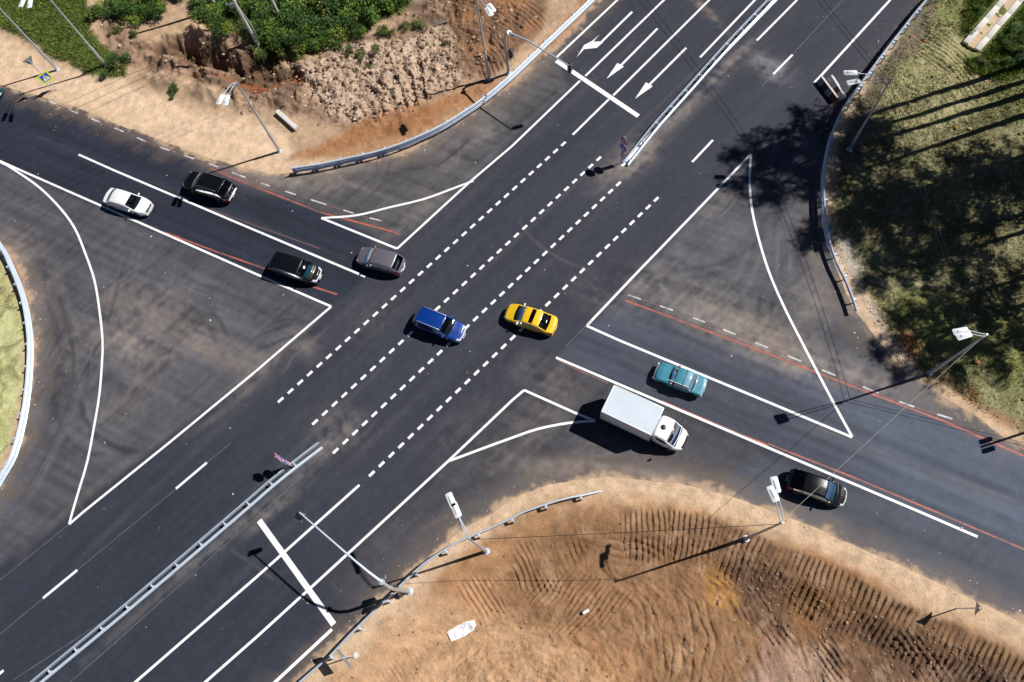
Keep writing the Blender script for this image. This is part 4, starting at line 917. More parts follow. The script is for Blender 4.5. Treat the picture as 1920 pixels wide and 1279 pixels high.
barrier('crash_barrier', 'steel crash barrier beside the pale yellow-green grass at the left edge', [(-60, 380), (-2, 462), (15, 496), (32.5, 538), (43, 578), (49, 620), (50.5, 660), (46, 727), (36, 790), (19, 852), (-2, 890), (-60, 990)], 1.05, 1, 2, 0)
barrier('crash_barrier', 'long single-rail steel barrier along the sandy building site at the bottom', [(500, 1350), (562.6, 1279), (612.6, 1237), (655, 1192), (730, 1119), (793, 1059), (850, 1022), (873, 1010.5), (918, 991.5), (960, 972), (985, 959.5), (1047.6, 939), (1092.6, 928), (1130, 919)], 0.8, 1, 1, 0, 2.6, (0, 2.5))
barrier('median_barrier', 'double-sided steel median barrier running to the bottom left corner', [(-20, 1354), (66, 1279), (240, 1135), (446, 959), (545, 873), (596, 831)], 0.78, 1, 1, 0.42, 2.15, (0, 4.5), 'median barriers')
barrier('median_barrier', 'double-sided steel median barrier between the carriageways at the top', [(1174, 299), (1222, 243), (1290, 167), (1367, 81), (1444, 0), (1530, -92)], 0.78, 1, 1, 0.42, 2.1, (4.5, 0), 'median barriers')

# ------------------------------------------------------------------ street lamps and cables
LT = {}
def lamp(key, label, base_px, heads_px, hp=9.6, hh=10.3, base=None, curved=False, heads=None):
    b = base or gz(*base_px); x, y, z = b
    root = empty('street_lamp', (x, y, z), 0, label, 'street lamp', 'street lamps'); LT[key] = (x, y, z, hp)
    m = MB(); m.tube([(0, 0, -.3), (0, 0, 2.6), (0, 0, 2.65), (0, 0, hp)], [.135, .12, .095, .06], 10); m.build('pole', M['pole'], root, 40)
    m = MB(); m.lathe([(.01, .02), (.24, .02), (.24, .05), (.15, .07), (.15, .28), (.01, .28)], Matrix.Identity(4), 14); m.build('base_flange', M['galv'], root, 40)
    for i, hpx in enumerate(heads_px or heads):
        h = g(*hpx, hh) if heads_px else hpx
        dx, dy = h[0]-x, h[1]-y; L = math.hypot(dx, dy); ux, uy = dx/L, dy/L; sx, sy = -uy, ux; o = (i-.5)*.14
        if curved: pts = [(sx*o, sy*o, hp-.6), (sx*o+ux*.15, sy*o+uy*.15, hp+.1), (sx*o+ux*.6, sy*o+uy*.6, hh-.02), (ux*(L-.45), uy*(L-.45), hh)]
        else: pts = [(sx*o, sy*o, hp-.5), (sx*o+ux*.1, sy*o+uy*.1, hp-.05), (ux*.45+sx*o, uy*.45+sy*o, hp+.18), (ux*(L-.4), uy*(L-.4), hh)]
        m = MB(); m.tube(pts, .03, 7); arm = m.build('arm', M['galv'], root, 60)
        m = MB(); rz = math.atan2(uy, ux); m.box((ux*L, uy*L, hh+.02), (.95, .43, .12), rz, 0, .06); m.box((ux*L, uy*L, hh+.10), (.5, .16, .06), rz, 0, .02); hd_ = m.build('lamp_head', M['lamp'], root, 40)
        m = MB(); m.box((ux*(L+.05), uy*(L+.05), hh-.05), (.6, .28, .03), rz); m.build('lens', M['lens'], hd_)
    return root
lamp('a', 'grey street lamp nearest the crosswalk sign, its top outside the left edge', (108, 131), None, heads=[(-47.5, 26.2), (-46.9, 25.6)])
lamp('b', 'street lamp with two curved arms standing in the green grass at the upper left', (200, 124), [(47, 10), (61, 12)], curved=True)
lamp('c', 'street lamp with twin flat heads on the sandy strip behind the black off-road car', (525, 284), [(414, 187), (425, 189)], hp=9.3, hh=9.9)
lamp('d', 'street lamp beside the orange soil whose pole leaves the top edge', (917, 148), [(917, 21), (921, 14)], hp=10, hh=10.6)
lamp('e', 'street lamp in the tree shade behind the right crash barrier', (1592, 281), [(1596, 134), (1602, 151)], hp=8.7, hh=9.4)
lamp('f', 'street lamp with a square pair of heads over the weeds at the right', (1742, 701), [(1800, 622), (1806, 630)], hp=8.2, hh=10.0)
lamp('h', 'street lamp on the sandy bank reaching over the road behind the black hatchback', (1399, 1010), [(1454, 909), (1449, 926)], hp=9.6, hh=10.2)
lamp('i', 'street lamp with two pale heads beside the lower barrier and traffic light mast', (912, 1034), [(846, 938), (855, 956)], hp=9.6, hh=10.2)
def cable(label, a, b, r=.017, sag=.35, m='cable', n=14):
    A = Vector(a); B = Vector(b); pts = [A.lerp(B, k/n)+Vector((0, 0, -sag*4*(k/n)*(1-k/n))) for k in range(n+1)]
    mb = MB(); mb.tube(pts, r, 5); o = mb.build('overhead_cable', M[m], None, 60); return tag(o, label, 'cable', 'overhead cables')
def lt(k, dz=-.8, dx=0, dy=0): x, y, z, h = LT[k]; return (x+dx, y+dy, z+h+dz)
cable('thin overhead cable strung over the lower sand between two street lamps', lt('i'), lt('h'))
cable('pale overhead cable crossing above the black hatchback', lt('h'), lt('f'), .015, m='cable_light')
P10 = (47.5, -4.5, 9)
cable('upper of two overhead cables from the weeds lamp to the right edge', lt('f'), (62, -12.5, 9.2)); cable('lower of two overhead cables from the weeds lamp to the right edge', lt('f', -1.3), (62, -12.5, 8.7))
cable('upper of two overhead cables from the weeds lamp to the tree-shade lamp', lt('f'), lt('e', -.2)); cable('lower of two overhead cables from the weeds lamp to the tree-shade lamp', lt('f', -1.3), lt('e', -.7))
cable('upper of two overhead cables crossing the wide road at the top', lt('e', -.2), (17.5, 40.5, 9.3)); cable('lower of two overhead cables crossing the wide road at the top', lt('e', -.7), (17.6, 40.5, 8.7))
for k, nm in enumerate(('upper', 'middle', 'lower')):
    o = k*.55
    cable('%s of three power lines slanting over the sandy strip and the left road' % nm, (-15.5+o*.3, 28.5-o, 8.6-.2*k), (-62+o, 5.5-o*1.2, 8.6-.2*k), .011, .5)
cable('single overhead cable slanting across the left slip lane', (-42, 17, 8.4), (-54, 9, 8.4), .015, .1)

# concrete utility poles in the bushes
def upole(label, base_px, lean=(0, 0), h=9.5, cross=True):
    x, y, z = gz(*base_px); root = empty('utility_pole', (x, y, z), 0, label, 'utility pole', 'concrete utility poles')
    m = MB(); m.tube([(0, 0, -.4), (lean[0], lean[1], h)], [.17, .11], 8); m.build('pole', M['concrete'], root, 40)
    if cross:
        f = .56; p = (lean[0]*f, lean[1]*f, h*f)
        m = MB(); m.tube([(p[0]-.7, p[1]-.35, p[2]), (p[0]+.7, p[1]+.35, p[2])], .035, 6); m.tube([(p[0]-.15, p[1]-.1, p[2]-.35), (p[0]-.6, p[1]-.3, p[2])], .025, 6); ca = m.build('crossarm', M['galv'], root, 50)
        for q in (-.6, -.3, .3, .6):
            m = MB(); m.lathe([(.02, 0), (.05, .03), (.05, .1), (.03, .14), (.01, .15)], Matrix.Translation((p[0]+q, p[1]+q*.5, p[2]+.03)), 10); m.build('insulator', M['sign_white'], ca, 50)
        m = MB(); m.box((p[0]-.45, p[1]+.05, p[2]-.5), (.35, .3, .4), .4, 0, .03); m.build('switch_box', M['sign_back'], root, 40)
        m = MB(); m.tube([(.25, .05, 0.3), (.35, .12, 2.6), (lean[0]*.5+.12, lean[1]*.5, h*.5)], .03, 6); m.build('cable_duct', M['lamp'], root, 60)
    return root
upole('white concrete utility pole with a crossarm at the edge of the green bushes', (487, 90)); upole('white concrete pole standing in the middle of the green bushes, top out of view', (528, 38), cross=False); upole('short visible foot of a concrete pole left of the crossarm pole', (408, 17), cross=False)

# ------------------------------------------------------------------ traffic lights
def signal_head(parent, c, rz, name='signal_head'):
    m = MB(); m.box(c, (.22, .32, .95), rz, 0, .03); h = m.build(name, M['dark'], parent, 40)
    u = (math.cos(rz), math.sin(rz))
    for i, cc in enumerate(('tail', 'p_yellow', 'p_teal')):
        z = c[2]+.3-.3*i; Mx = Matrix.Translation((c[0]+u[0]*.11, c[1]+u[1]*.11, z)) @ Matrix.Rotation(rz, 4, 'Z') @ Matrix.Rotation(math.pi/2, 4, 'Y')
        mm = MB(); mm.lathe([(.01, 0), (.1, 0), (.1, .012), (.01, .02)], Mx, 14); mm.build('lens', M[cc], h, 40)
        mm = MB(); pr = [(.125*math.cos(t), .125*math.sin(t)) for t in np.linspace(0, math.pi, 9)]
        vs = [Vector((c[0], c[1], z))+Vector((u[0]*d-u[1]*a, u[1]*d+u[0]*a, b)) for d in (.11, .3) for a, b in pr]
        mm.add(vs, [(k, k+1, k+10, k+9) for k in range(8)]); mm.build('visor', M['dark'], h, 60)
    return h
def mast(label, base_px, end_px, zend, faces, pole_sig, h=5.7, name='traffic_light'):
    x, y, z = gz(*base_px); ex, ey = g(*end_px, zend); root = empty(name, (x, y, z), 0, label, 'traffic light', 'traffic light masts')
    dx, dy = ex-x, ey-y; L = math.hypot(dx, dy); u = (dx/L, dy/L)
    m = MB(); m.tube([(0, 0, -.3), (0, 0, h-.6), (u[0]*.2, u[1]*.2, h+.05), (u[0]*.6, u[1]*.6, h+.45)], [.15, .12, .11, .1], 10); m.build('pole', M['pole'], root, 50)
    m = MB(); m.lathe([(.01, .02), (.28, .02), (.28, .06), (.16, .09), (.16, .3), (.01, .3)], Matrix.Identity(4), 14); m.build('base_flange', M['galv'], root, 40)
    m = MB(); m.tube([(u[0]*.6, u[1]*.6, h+.45), (u[0]*1.5, u[1]*1.5, zend-z-.25), (u[0]*2.6, u[1]*2.6, zend-z), (u[0]*L, u[1]*L, zend-z+.1)], [.1, .085, .075, .045], 9); m.build('arm', M['galv'], root, 50)
    m = MB(); m.tube([(u[0]*.62, u[1]*.62, h+.40), (u[0]*.66, u[1]*.66, h+.5)], [.2, .2], 12); m.build('arm_flange', M['galv'], root, 40)
    e = (u[0]*(L-.05), u[1]*(L-.05), zend-z-.42); signal_head(root, (e[0]+math.cos(faces)*.15, e[1]+math.sin(faces)*.15, e[2]), faces)
    m = MB(); m.tube([(u[0]*(L-.05), u[1]*(L-.05), zend-z-.9), (u[0]*(L-.05), u[1]*(L-.05), zend-z+.15)], .03, 6); m.build('hanger', M['galv'], root, 50)
    for (ox, oy, zz, rz) in pole_sig: signal_head(root, (ox, oy, zz), rz)
    return root
mast('traffic light mast reaching over the lower stop line from the barrier', (768, 1109), (562, 961), 7.0, R(225), [(-.3, .12, 3.0, R(225)), (.02, -.32, 3.3, R(225))])
mast('traffic light mast reaching over the upper stop line', (954, 138), (1066, 124), 5.9, R(45), [(.35, -.1, 2.6, R(45))], h=5.0)
x, y = g(1938, 806); root = empty('traffic_light', (x, y, hz(x, y)), 0, 'traffic light post at the right edge, mostly out of view', 'traffic light', 'traffic light masts')
m = MB(); m.tube([(0, 0, -.3), (0, 0, 4.6)], [.1, .08], 9); m.build('pole', M['pole'], root, 50)
signal_head(root, (-.1, .3, 4.0), R(0)); signal_head(root, (.1, -.32, 4.2), R(0))

# ------------------------------------------------------------------ road signs
def frame(c, rz):
    """u along the plate (horizontal), v up, w out of the face; face looks to heading rz"""
    n = Vector((math.cos(rz), math.sin(rz), 0)); u = Vector((-n.y, n.x, 0)); v = Vector((0, 0, 1))
    return Matrix(((u.x, v.x, n.x, c[0]), (u.y, v.y, n.y, c[1]), (u.z, v.z, n.z, c[2]), (0, 0, 0, 1)))
def circ(r, n=28): return [(r*math.cos(2*math.pi*k/n), r*math.sin(2*math.pi*k/n)) for k in range(n)]
def rect(w, h, ox=0, oy=0): return [(ox-w/2, oy-h/2), (ox+w/2, oy-h/2), (ox+w/2, oy+h/2), (ox-w/2, oy+h/2)]
def plate(parent, name, c, rz, layers):
    """layers: (polygon, front offset, material); the first is the plate with its grey back"""
    F = frame(c, rz); m = MB(); m.prism(layers[0][0], F @ Matrix.Translation((0, 0, -.012)), .010); p = m.build(name, M['sign_back'], parent)
    for poly, z, mt, nm in layers:
        m = MB(); m.prism(poly, F @ Matrix.Translation((0, 0, z)), .003); m.build(nm, M[mt], p)
    return p
def signpost(label, base, h, r=.04):
    root = empty('road_sign', base, 0, label, 'road sign', 'road signs'); m = MB(); m.tube([(0, 0, -.3), (0, 0, h)], r, 8); m.build('post', M['galv'], root, 50); return root
def median_sign(label, base_px, rz):
    x, y = g(*base_px); root = signpost(label, (x, y, 0), 3.7); n = (math.cos(rz)*.06, math.sin(rz)*.06)
    lay_ = [(rect(.36, 1.05), 0, 'sign_white', 'face')]
    for k in range(4):
        y0 = -.5+k*.26; lay_.append(([(-.17, y0), (.17, y0+.12), (.17, y0+.25), (-.17, y0+.13)], .004, 'sign_red', 'stripe'))
    plate(root, 'marker_plate', (n[0], n[1], 1.35), rz, lay_)
    arrow_ = [(-.22, .2), (-.14, .24), (.08, -.02), (.15, .05), (.2, -.2), (-.05, -.15), (.02, -.09), (-.22, .14)]
    plate(root, 'keep_right_plate', (n[0], n[1], 2.33), rz, [(circ(.43), 0, 'sign_white', 'rim'), (circ(.40), .004, 'sign_blue', 'face'), (arrow_, .008, 'sign_white', 'arrow')])
    plate(root, 'no_entry_plate', (n[0], n[1], 3.22), rz, [(circ(.43), 0, 'sign_white', 'rim'), (circ(.405), .004, 'sign_red', 'face'), (rect(.6, .14), .008, 'sign_white', 'bar')])
median_sign('shaded red, blue and striped plates at the tip of the upper median barrier', (1166.5, 306), R(215)); median_sign('sunlit red, blue and striped plates at the tip of the lower median barrier', (551, 875), R(40))
# pedestrian crossing sign
x, y, z = gz(107, 168); rz = R(-45); root = signpost('yellow-edged blue pedestrian crossing sign by the sandy strip at the left', (x, y, z), 4.0)
n = (math.cos(rz)*.07, math.sin(rz)*.07)
tri = [(-.36, -.32), (.36, -.32), (0, .34)]
man = [(-.05, -.2), (-.01, -.02), (-.06, .06), (-.03, .1), (.03, .1), (.08, .02), (.05, -.01), (.03, .04), (.02, -.04), (.08, -.2), (.04, -.2), (0, -.08), (-.02, -.2)]
plate(root, 'crossing_plate', (n[0], n[1], 1.75), rz, [(rect(1.08, 1.08), 0, 'sign_yellow', 'border'), (rect(.78, .78), .004, 'sign_blue', 'face'), (tri, .008, 'sign_white', 'triangle'), (man, .012, 'sign_black', 'figure'), ([(a*.045, .155+b*.045) for a, b in circ(1, 10)], .012, 'sign_black', 'figure_head')]
      )
for k in (-.2, -.1, .1, .2): pass
m = MB(); m.tube([(-.3, -.25, .2), (-.18, -.16, 1.4)], .035, 7); m.build('brace', M['galv'], root, 50)
plate(root, 'warning_plate', (-n[0], -n[1], 3.75), rz+math.pi, [([(-.5, .4), (.5, .4), (0, -.45)], 0, 'sign_red', 'border'), ([(-.38, .33), (.38, .33), (0, -.32)], .004, 'sign_white', 'face')])
# sign seen edge-on at the lower right bank
x, y, z = gz(1794, 1141); root = signpost('triangular sign seen from above on the lower right sand bank', (x, y, z), 3.0); rz = R(-20)
plate(root, 'warning_plate', (.07, -.02, 2.65), rz, [([(-.45, -.36), (.45, -.36), (0, .42)], 0, 'sign_red', 'border'), ([(-.33, -.29), (.33, -.29), (0, .29)], .004, 'sign_white', 'face')])
# lane sign seen edge-on at the bottom
x, y, z = gz(667, 1229); root = signpost('white-edged rectangular sign seen edge-on behind the bottom barrier', (x, y, z), 3.1, .045); rz = R(222)
m = MB(); m.lathe([(.01, 0), (.2, 0), (.2, .12), (.01, .13)], Matrix.Identity(4), 12); m.build('concrete_foot', M['concrete'], root, 40)
plate(root, 'direction_plate', (-.06, -.05, 2.6), rz, [(rect(1.4, .8), 0, 'sign_white', 'border'), (rect(1.34, .74), .004, 'sign_blue', 'face')])

M['dull_red'] = mat('dull_red_plastic', (.13, .03, .03), .7)
# ------------------------------------------------------------------ small things lying about
def ground_rot(a, b): p = np.array(g(*a)); q = np.array(g(*b)); d = q-p; return (p+q)/2, math.atan2(d[1], d[0]), np.linalg.norm(d)
c, rz, L = ground_rot((522, 213), (558, 245)); m = MB(); m.box((0, 0, .22), (L, .42, .42), 0, 0, .04); m.box((L*.46, 0, .2), (.14, .3, .3), 0, 0, .05)
o = m.build('concrete_beam', M['concrete'], None, 30); o.location = (c[0], c[1], hz(*c)+.02); o.rotation_euler.z = rz; tag(o, 'pale concrete beam lying on the sandy strip by the rubble', 'concrete beam')
for k, (a, b, lab, hh) in enumerate([((1536, 152), (1566, 192), 'red and white striped road block at the end of the edge line', .6), ((1556, 148), (1580, 186), 'pale road block with a red patch leaning beside the striped one', .42)]):
    c, rz, L = ground_rot(a, b); root = empty('road_block', (c[0], c[1], 0.004), rz, lab, 'road block', 'road blocks')
    m = MB(); pr = [(-.3, 0), (.3, 0), (.3, .2), (.14, .38), (.1, hh), (-.1, hh), (-.14, .38), (-.3, .2)]
    for i in range(4):
        x0 = -L/2+L*i/4; vs = [(x0+.01, p, q) for p, q in pr]+[(x0+L/4-.01, p, q) for p, q in pr]
        m.add(vs, [tuple(range(8)), tuple(range(15, 7, -1))]+[(j, 8+j, 8+(j+1) % 8, (j+1) % 8) for j in range(8)], (i+k) % 2 if k == 0 else (1 if i == 2 else 0))
    m.build('block', [M['sign_back'], M['dull_red']] if k == 0 else [M['box_side'], M['dull_red']], root)
    m = MB(); m.box((0, .0, hh+.03), (L*1.02, .16, .05), 0, 0, .015); m.build('top_board', M['concrete'], root, 40)
# white sheet on the sand
P = [(838, 1185), (854, 1175), (870, 1167), (890, 1162), (893, 1172), (888, 1182), (880, 1187), (870, 1194), (847, 1203)]
bm = bmesh.new(); vs = []
for p in P: x, y, z = gz(*p); vs.append(bm.verts.new((x, y, z)))
bm.faces.new(vs); bmesh.ops.triangulate(bm, faces=bm.faces[:]); bmesh.ops.subdivide_edges(bm, edges=bm.edges[:], cuts=4, use_grid_fill=True)
for v in bm.verts: v.co.z = hz(v.co.x, v.co.y)+.08+.5*abs(float(fbm(v.co.x*1.7, v.co.y*1.7, 3, 99)))
bmesh.ops.recalc_face_normals(bm, faces=bm.faces[:]); me = bpy.data.meshes.new('white_sheet'); bm.to_mesh(me); bm.free(); me.materials.append(M['sheet']); o = bpy.data.objects.new('white_sheet', me); COL.objects.link(o)
sm = o.modifiers.new('thick', 'SOLIDIFY'); sm.thickness = .015
tag(o, 'crumpled white sheet lying on the sandy ground near the bottom', 'sheet')
for lab, a, b, wd in [('longer grey board lying in the weeds below the tree shade', (1627, 526), (1664, 541), .3), ('thin wooden board lying in the rubble near the bushes', (812, 51), (842, 39), .22)]:
    c, rz, L = ground_rot(a, b); m = MB(); m.box((0, 0, 0), (L, wd, .06), 0, 0, .01); m.box((0, wd*.9, .02), (L*.7, wd*.5, .06), .06, 0, .01); o = m.build('wooden_board', M['wood'], None, 40); z = hz(*c); o.location = (c[0], c[1], z+.16); o.rotation_euler.z = rz; tag(o, lab, 'board', 'loose boards')
x, y, z = gz(1098, 1147); m = MB(); m.box((0, 0, 0), (.5, .22, .16), .5, 0, .05); o = m.build('foam_scrap', M['sheet'], None, 40); o.location = (x, y, z+.12); tag(o, 'small white scrap lying on the ridged brown soil', 'scrap')
# concrete drain
root = None; c, rz, L = ground_rot((1807, 86), (1960, -88)); c2, _, _ = ground_rot((1829, 98), (1984, -80)); zc_ = max(hz(*c), hz(*c2), hz(*g(1820, 90)), hz(*g(1860, 40))); 
root = empty('drain_channel', (c[0], c[1], zc_), rz, 'pale concrete drain channel with a sandy bed in the upper right grass', 'drain')
offv = Matrix.Rotation(-rz, 2) @ Vector((c2[0]-c[0], c2[1]-c[1])); wv = offv.y
m = MB()
for k in range(8): m.box((-L/2+L*(k+.5)/8, 0, .08), (L/8-.008, .5, .3), 0, 0, .012)
m.build('side_slab', M['concrete'], root, 40)
m = MB()
for k in range(8): m.box((-L/2+L*(k+.5)/8, wv, .04), (L/8-.01, .5, .26), RNG.uniform(-.03, .03), 0, .03)
m.build('side_slab', M['concrete'], root, 40)
m = MB(); m.box((0, wv*.5, -.06), (L, abs(wv)-.5, .25)); m.build('sandy_bed', mat('drain_sand', S(205, 180, 148, .85), .95, var=.15, scale=3, bump=.4), root)

# ------------------------------------------------------------------ vegetation
def ij(x, y): return np.clip(np.searchsorted(XS, x), 0, len(XS)-1), np.clip(np.searchsorted(YS, y), 0, len(YS)-1)
def scatter(mask, n, poly_px, rng):
    P = np.array(gl(poly_px)); lo = np.maximum(P.min(0), [-57, -31]); hi = np.minimum(P.max(0), [54, 44])
    x = rng.uniform(lo[0], hi[0], n*4); y = rng.uniform(lo[1], hi[1], n*4); i, j = ij(x, y)
    ok = rng.random(n*4) < mask[i, j]; x, y, i, j = x[ok][:n], y[ok][:n], i[ok][:n], j[ok][:n]
    return x, y, H[i, j]
def pick(rng, n, cols, w=None):
    c = np.array([S(*q, 0.8) for q in cols]); k = rng.choice(len(cols), n, p=w); return c[k]*rng.uniform(.8, 1.2, (n, 1))
def quads(name, c, size, asp, cols, rng, m, up=0.35):
    """leaf-sized faces at centres c"""
    n = len(c); nrm = rng.normal(size=(n, 3)); nrm[:, 2] = np.abs(nrm[:, 2])+up; nrm /= np.linalg.norm(nrm, axis=1)[:, None]
    a = np.cross(nrm, rng.normal(size=(n, 3))); a /= np.linalg.norm(a, axis=1)[:, None]; b = np.cross(nrm, a)
    s = size[:, None]; a = a*s; b = b*s*asp
    V = np.stack([c-a, c-.1*a-b, c+a, c-.1*a+b], 1).reshape(-1, 3); F = np.arange(4*n).reshape(n, 4)
    return np_mesh(name, V, F, m, np.repeat(cols, 4, 0))
def blades(name, x, y, z, h, wd, lean, cols, m, rng):
    n = len(x); t = rng.uniform(0, 2*np.pi, n); q = rng.uniform(0, 2*np.pi, n); L = lean*h
    b0 = np.stack([x-np.cos(t)*wd, y-np.sin(t)*wd, z-.02], 1); b1 = np.stack([x+np.cos(t)*wd, y+np.sin(t)*wd, z-.02], 1)
    tp = np.stack([x+np.cos(q)*L, y+np.sin(q)*L, z+h], 1)
    V = np.stack([b0, b1, tp], 1).reshape(-1, 3); F = np.arange(3*n).reshape(n, 3)
    return np_mesh(name, V, F, m, np.repeat(cols, 3, 0))
r2 = np.random.default_rng(5)
GREENS = [(104, 136, 50), (74, 110, 38), (136, 158, 60), (62, 92, 40), (162, 172, 78), (112, 120, 62)]
# bushes: three kinds, then copies
def bush_proto(seed, greens):
    r = np.random.default_rng(seed); root = empty('green_bush', (0, 0, 0))
    nl = 9; lc = np.stack([r.normal(0, .5, nl), r.normal(0, .5, nl), r.uniform(.35, 1.15, nl)], 1); lr = r.uniform(.28, .55, nl)
    k = r.choice(nl, 2300, p=lr**2/np.sum(lr**2)); d = r.normal(size=(2300, 3)); d /= np.linalg.norm(d, axis=1)[:, None]
    c = lc[k]+d*(lr[k]*r.uniform(.5, 1.3, 2300))[:, None]; c[:, 2] = np.maximum(c[:, 2], .05)
    tint = pick(r, nl, greens)[k]*r.uniform(.7, 1.35, (2300, 1))
    f = quads('foliage', c, r.uniform(.04, .095, 2300), .55, tint, r, M['leaf']); f.parent = root
    m = MB()
    for q in lc: m.tube([(0, 0, -.1), (q[0]*.4, q[1]*.4, q[2]*.5), tuple(q)], [.035, .02, .008], 5)
    m.build('stem', M['stem'], root); return root
BP = [bush_proto(31, GREENS[:4]), bush_proto(32, GREENS), bush_proto(33, [(104, 116, 62), (84, 104, 50), (126, 128, 78)])]
first = [True]*3
spots = [(398, 42, 1.1, 0), (420, 60, 1.0, 0), (455, 30, 1.2, 0), (468, 62, .9, 1), (500, 68, 1.5, 0), (515, 95, 1.2, 1), (540, 50, 1.6, 1), (548, 92, 1.1, 1), (575, 40, 1.6, 0), (585, 88, 1.0, 0), (603, 70, 1.3, 1), (620, 30, 1.6, 1), (640, 58, 1.3, 0), (655, 22, 1.6, 0), (690, 38, 1.3, 0), (680, 60, .9, 1), (715, 15, 1.7, 0), (738, 8, 1.2, 0), (550, 12, 1.7, 0), (590, 2, 1.7, 1), (500, 18, 1.5, 0), (470, -8, 1.5, 1), (640, -14, 1.8, 0), (700, -24, 1.7, 1), (432, -12, 1.4, 0), (385, 8, 1.1, 0), (520, -20, 1.6, 1), (756, -14, 1.5, 0), (565, 66, 1.2, 1), (525, 72, 1.3, 0), (625, 84, .9, 1), (410, 20, .9, 0),
         (212, 128, .95, 1), (328, 172, .55, 1), (196, 30, 1.0, 0), (232, 34, 1.1, 1), (266, 36, 1.1, 0), (300, 24, 1.0, 1), (218, 58, .5, 2), (250, 66, .45, 1), (226, 12, 1.1, 0), (258, 14, 1.1, 0), (288, 6, 1.2, 0), (236, 116, .6, 1), (690, 125, .4, 2), (704, 96, .45, 2), (676, 104, .5, 2), (726, 62, .6, 1), (760, 54, .5, 2), (784, 50, .55, 2), (656, 100, .45, 1), (836, 82, .35, 2), (300, -12, 1.4, 1), (250, -20, 1.3, 0), (340, -20, 1.3, 0),
         (1880, 78, .5, 0), (1895, 96, .55, 1), (1905, 60, .6, 0), (1820, 60, .4, 2), (1836, 22, .45, 0), (1880, 120, .5, 1), (1910, 110, .6, 0), (1836, 118, .4, 2)]
for px, py, s_, k in spots:
    x, y, z = gz(px, py)
    o = BP[k] if first[k] else copy_tree(BP[k]); first[k] = False
    o.location = (x, y, z-.05); o.scale = (s_*r2.uniform(.9, 1.15), s_*r2.uniform(.9, 1.15), s_*r2.uniform(.75, 1.1)); o.rotation_euler.z = r2.uniform(0, 6.28)
    where = 'in the upper right grass beside the drain' if px > 1700 else 'of the thicket behind the concrete poles' if 360 < px < 770 and py < 100 and s_ > .8 else 'at the ends of the grass slope, upper left' if px < 345 else 'scattered over the dry rubble'
    kind = ['dark green leafy bush', 'fresh green leafy bush', 'dull grey-green low bush'][k]
    tag(o, '%s %s' % (kind, where), 'bush', 'green bushes %s' % where)
# grass
mg = region(A_GRASS, .3, .6); x, y, z = scatter(mg, 52000, A_GRASS, r2); n = len(x)
clump = .55+1.2*np.clip(fbm(x*.9, y*.9, 3, 101)+.3, 0, 1)
o = blades('grass', x, y, z, r2.uniform(.14, .34, n)*clump, r2.uniform(.022, .045, n), 0.9, pick(r2, n, GREENS+[(120, 130, 60)]), M['leaf'], r2); tag(o, kind='stuff')
mw_ = region(A_BUSH, .4, 1.0); x, y, z = scatter(mw_, 26000, A_BUSH, r2); n = len(x)
o = blades('undergrowth', x, y, z, r2.uniform(.12, .4, n), r2.uniform(.025, .05, n), 1.0, pick(r2, n, GREENS+[(130, 120, 70)]), M['leaf'], r2); tag(o, kind='stuff')
STRAW = [(152, 150, 104), (128, 134, 82), (178, 172, 126), (104, 104, 64), (118, 128, 66), (96, 84, 62)]
mx_ = mr_*np.clip(.2+2.4*(fbm(GX*.45, GY*.45, 3, 103)+.18), 0.06, 1)*(1-region(A_GRAVEL_R, .3, .4))*(seg_dist(GX, GY, g(1818, 92), g(1972, -84))[0] > 1.15); x, y, z = scatter(mx_, 120000, A_RIGHT, r2); n = len(x)
o = blades('dry_weeds', x, y, z, r2.uniform(.06, .2, n), r2.uniform(.018, .036, n), 1.1, pick(r2, n, STRAW), M['leaf'], r2); tag(o, kind='stuff')
dra, drb = g(1818, 92), g(1972, -84); clr = (seg_dist(GX, GY, dra, drb)[0] > 1.15).astype(float); mgx = region(A_GREEN_R, .5, 1.0)*clr; x, y, z = scatter(mgx, 24000, [(1790, -10), (1950, -10), (1950, 160), (1790, 160)], r2); n = len(x)
o = blades('green_weeds', x, y, z, r2.uniform(.1, .3, n), r2.uniform(.025, .05, n), 1.0, pick(r2, n, GREENS), M['leaf'], r2); tag(o, kind='stuff')
x, y, z = scatter(region(A_LEFT, .3, .4)*np.clip(.4+2*fbm(GX*.6, GY*.6, 3, 105), .05, 1), 22000, [(-100, 440), (50, 440), (50, 900), (-100, 900)], r2); n = len(x)
o = blades('short_grass', x, y, z, r2.uniform(.04, .14, n), r2.uniform(.015, .03, n), 1.0, pick(r2, n, [(196, 196, 134), (168, 174, 108), (204, 192, 140), (140, 140, 90)]), M['leaf'], r2); tag(o, kind='stuff')
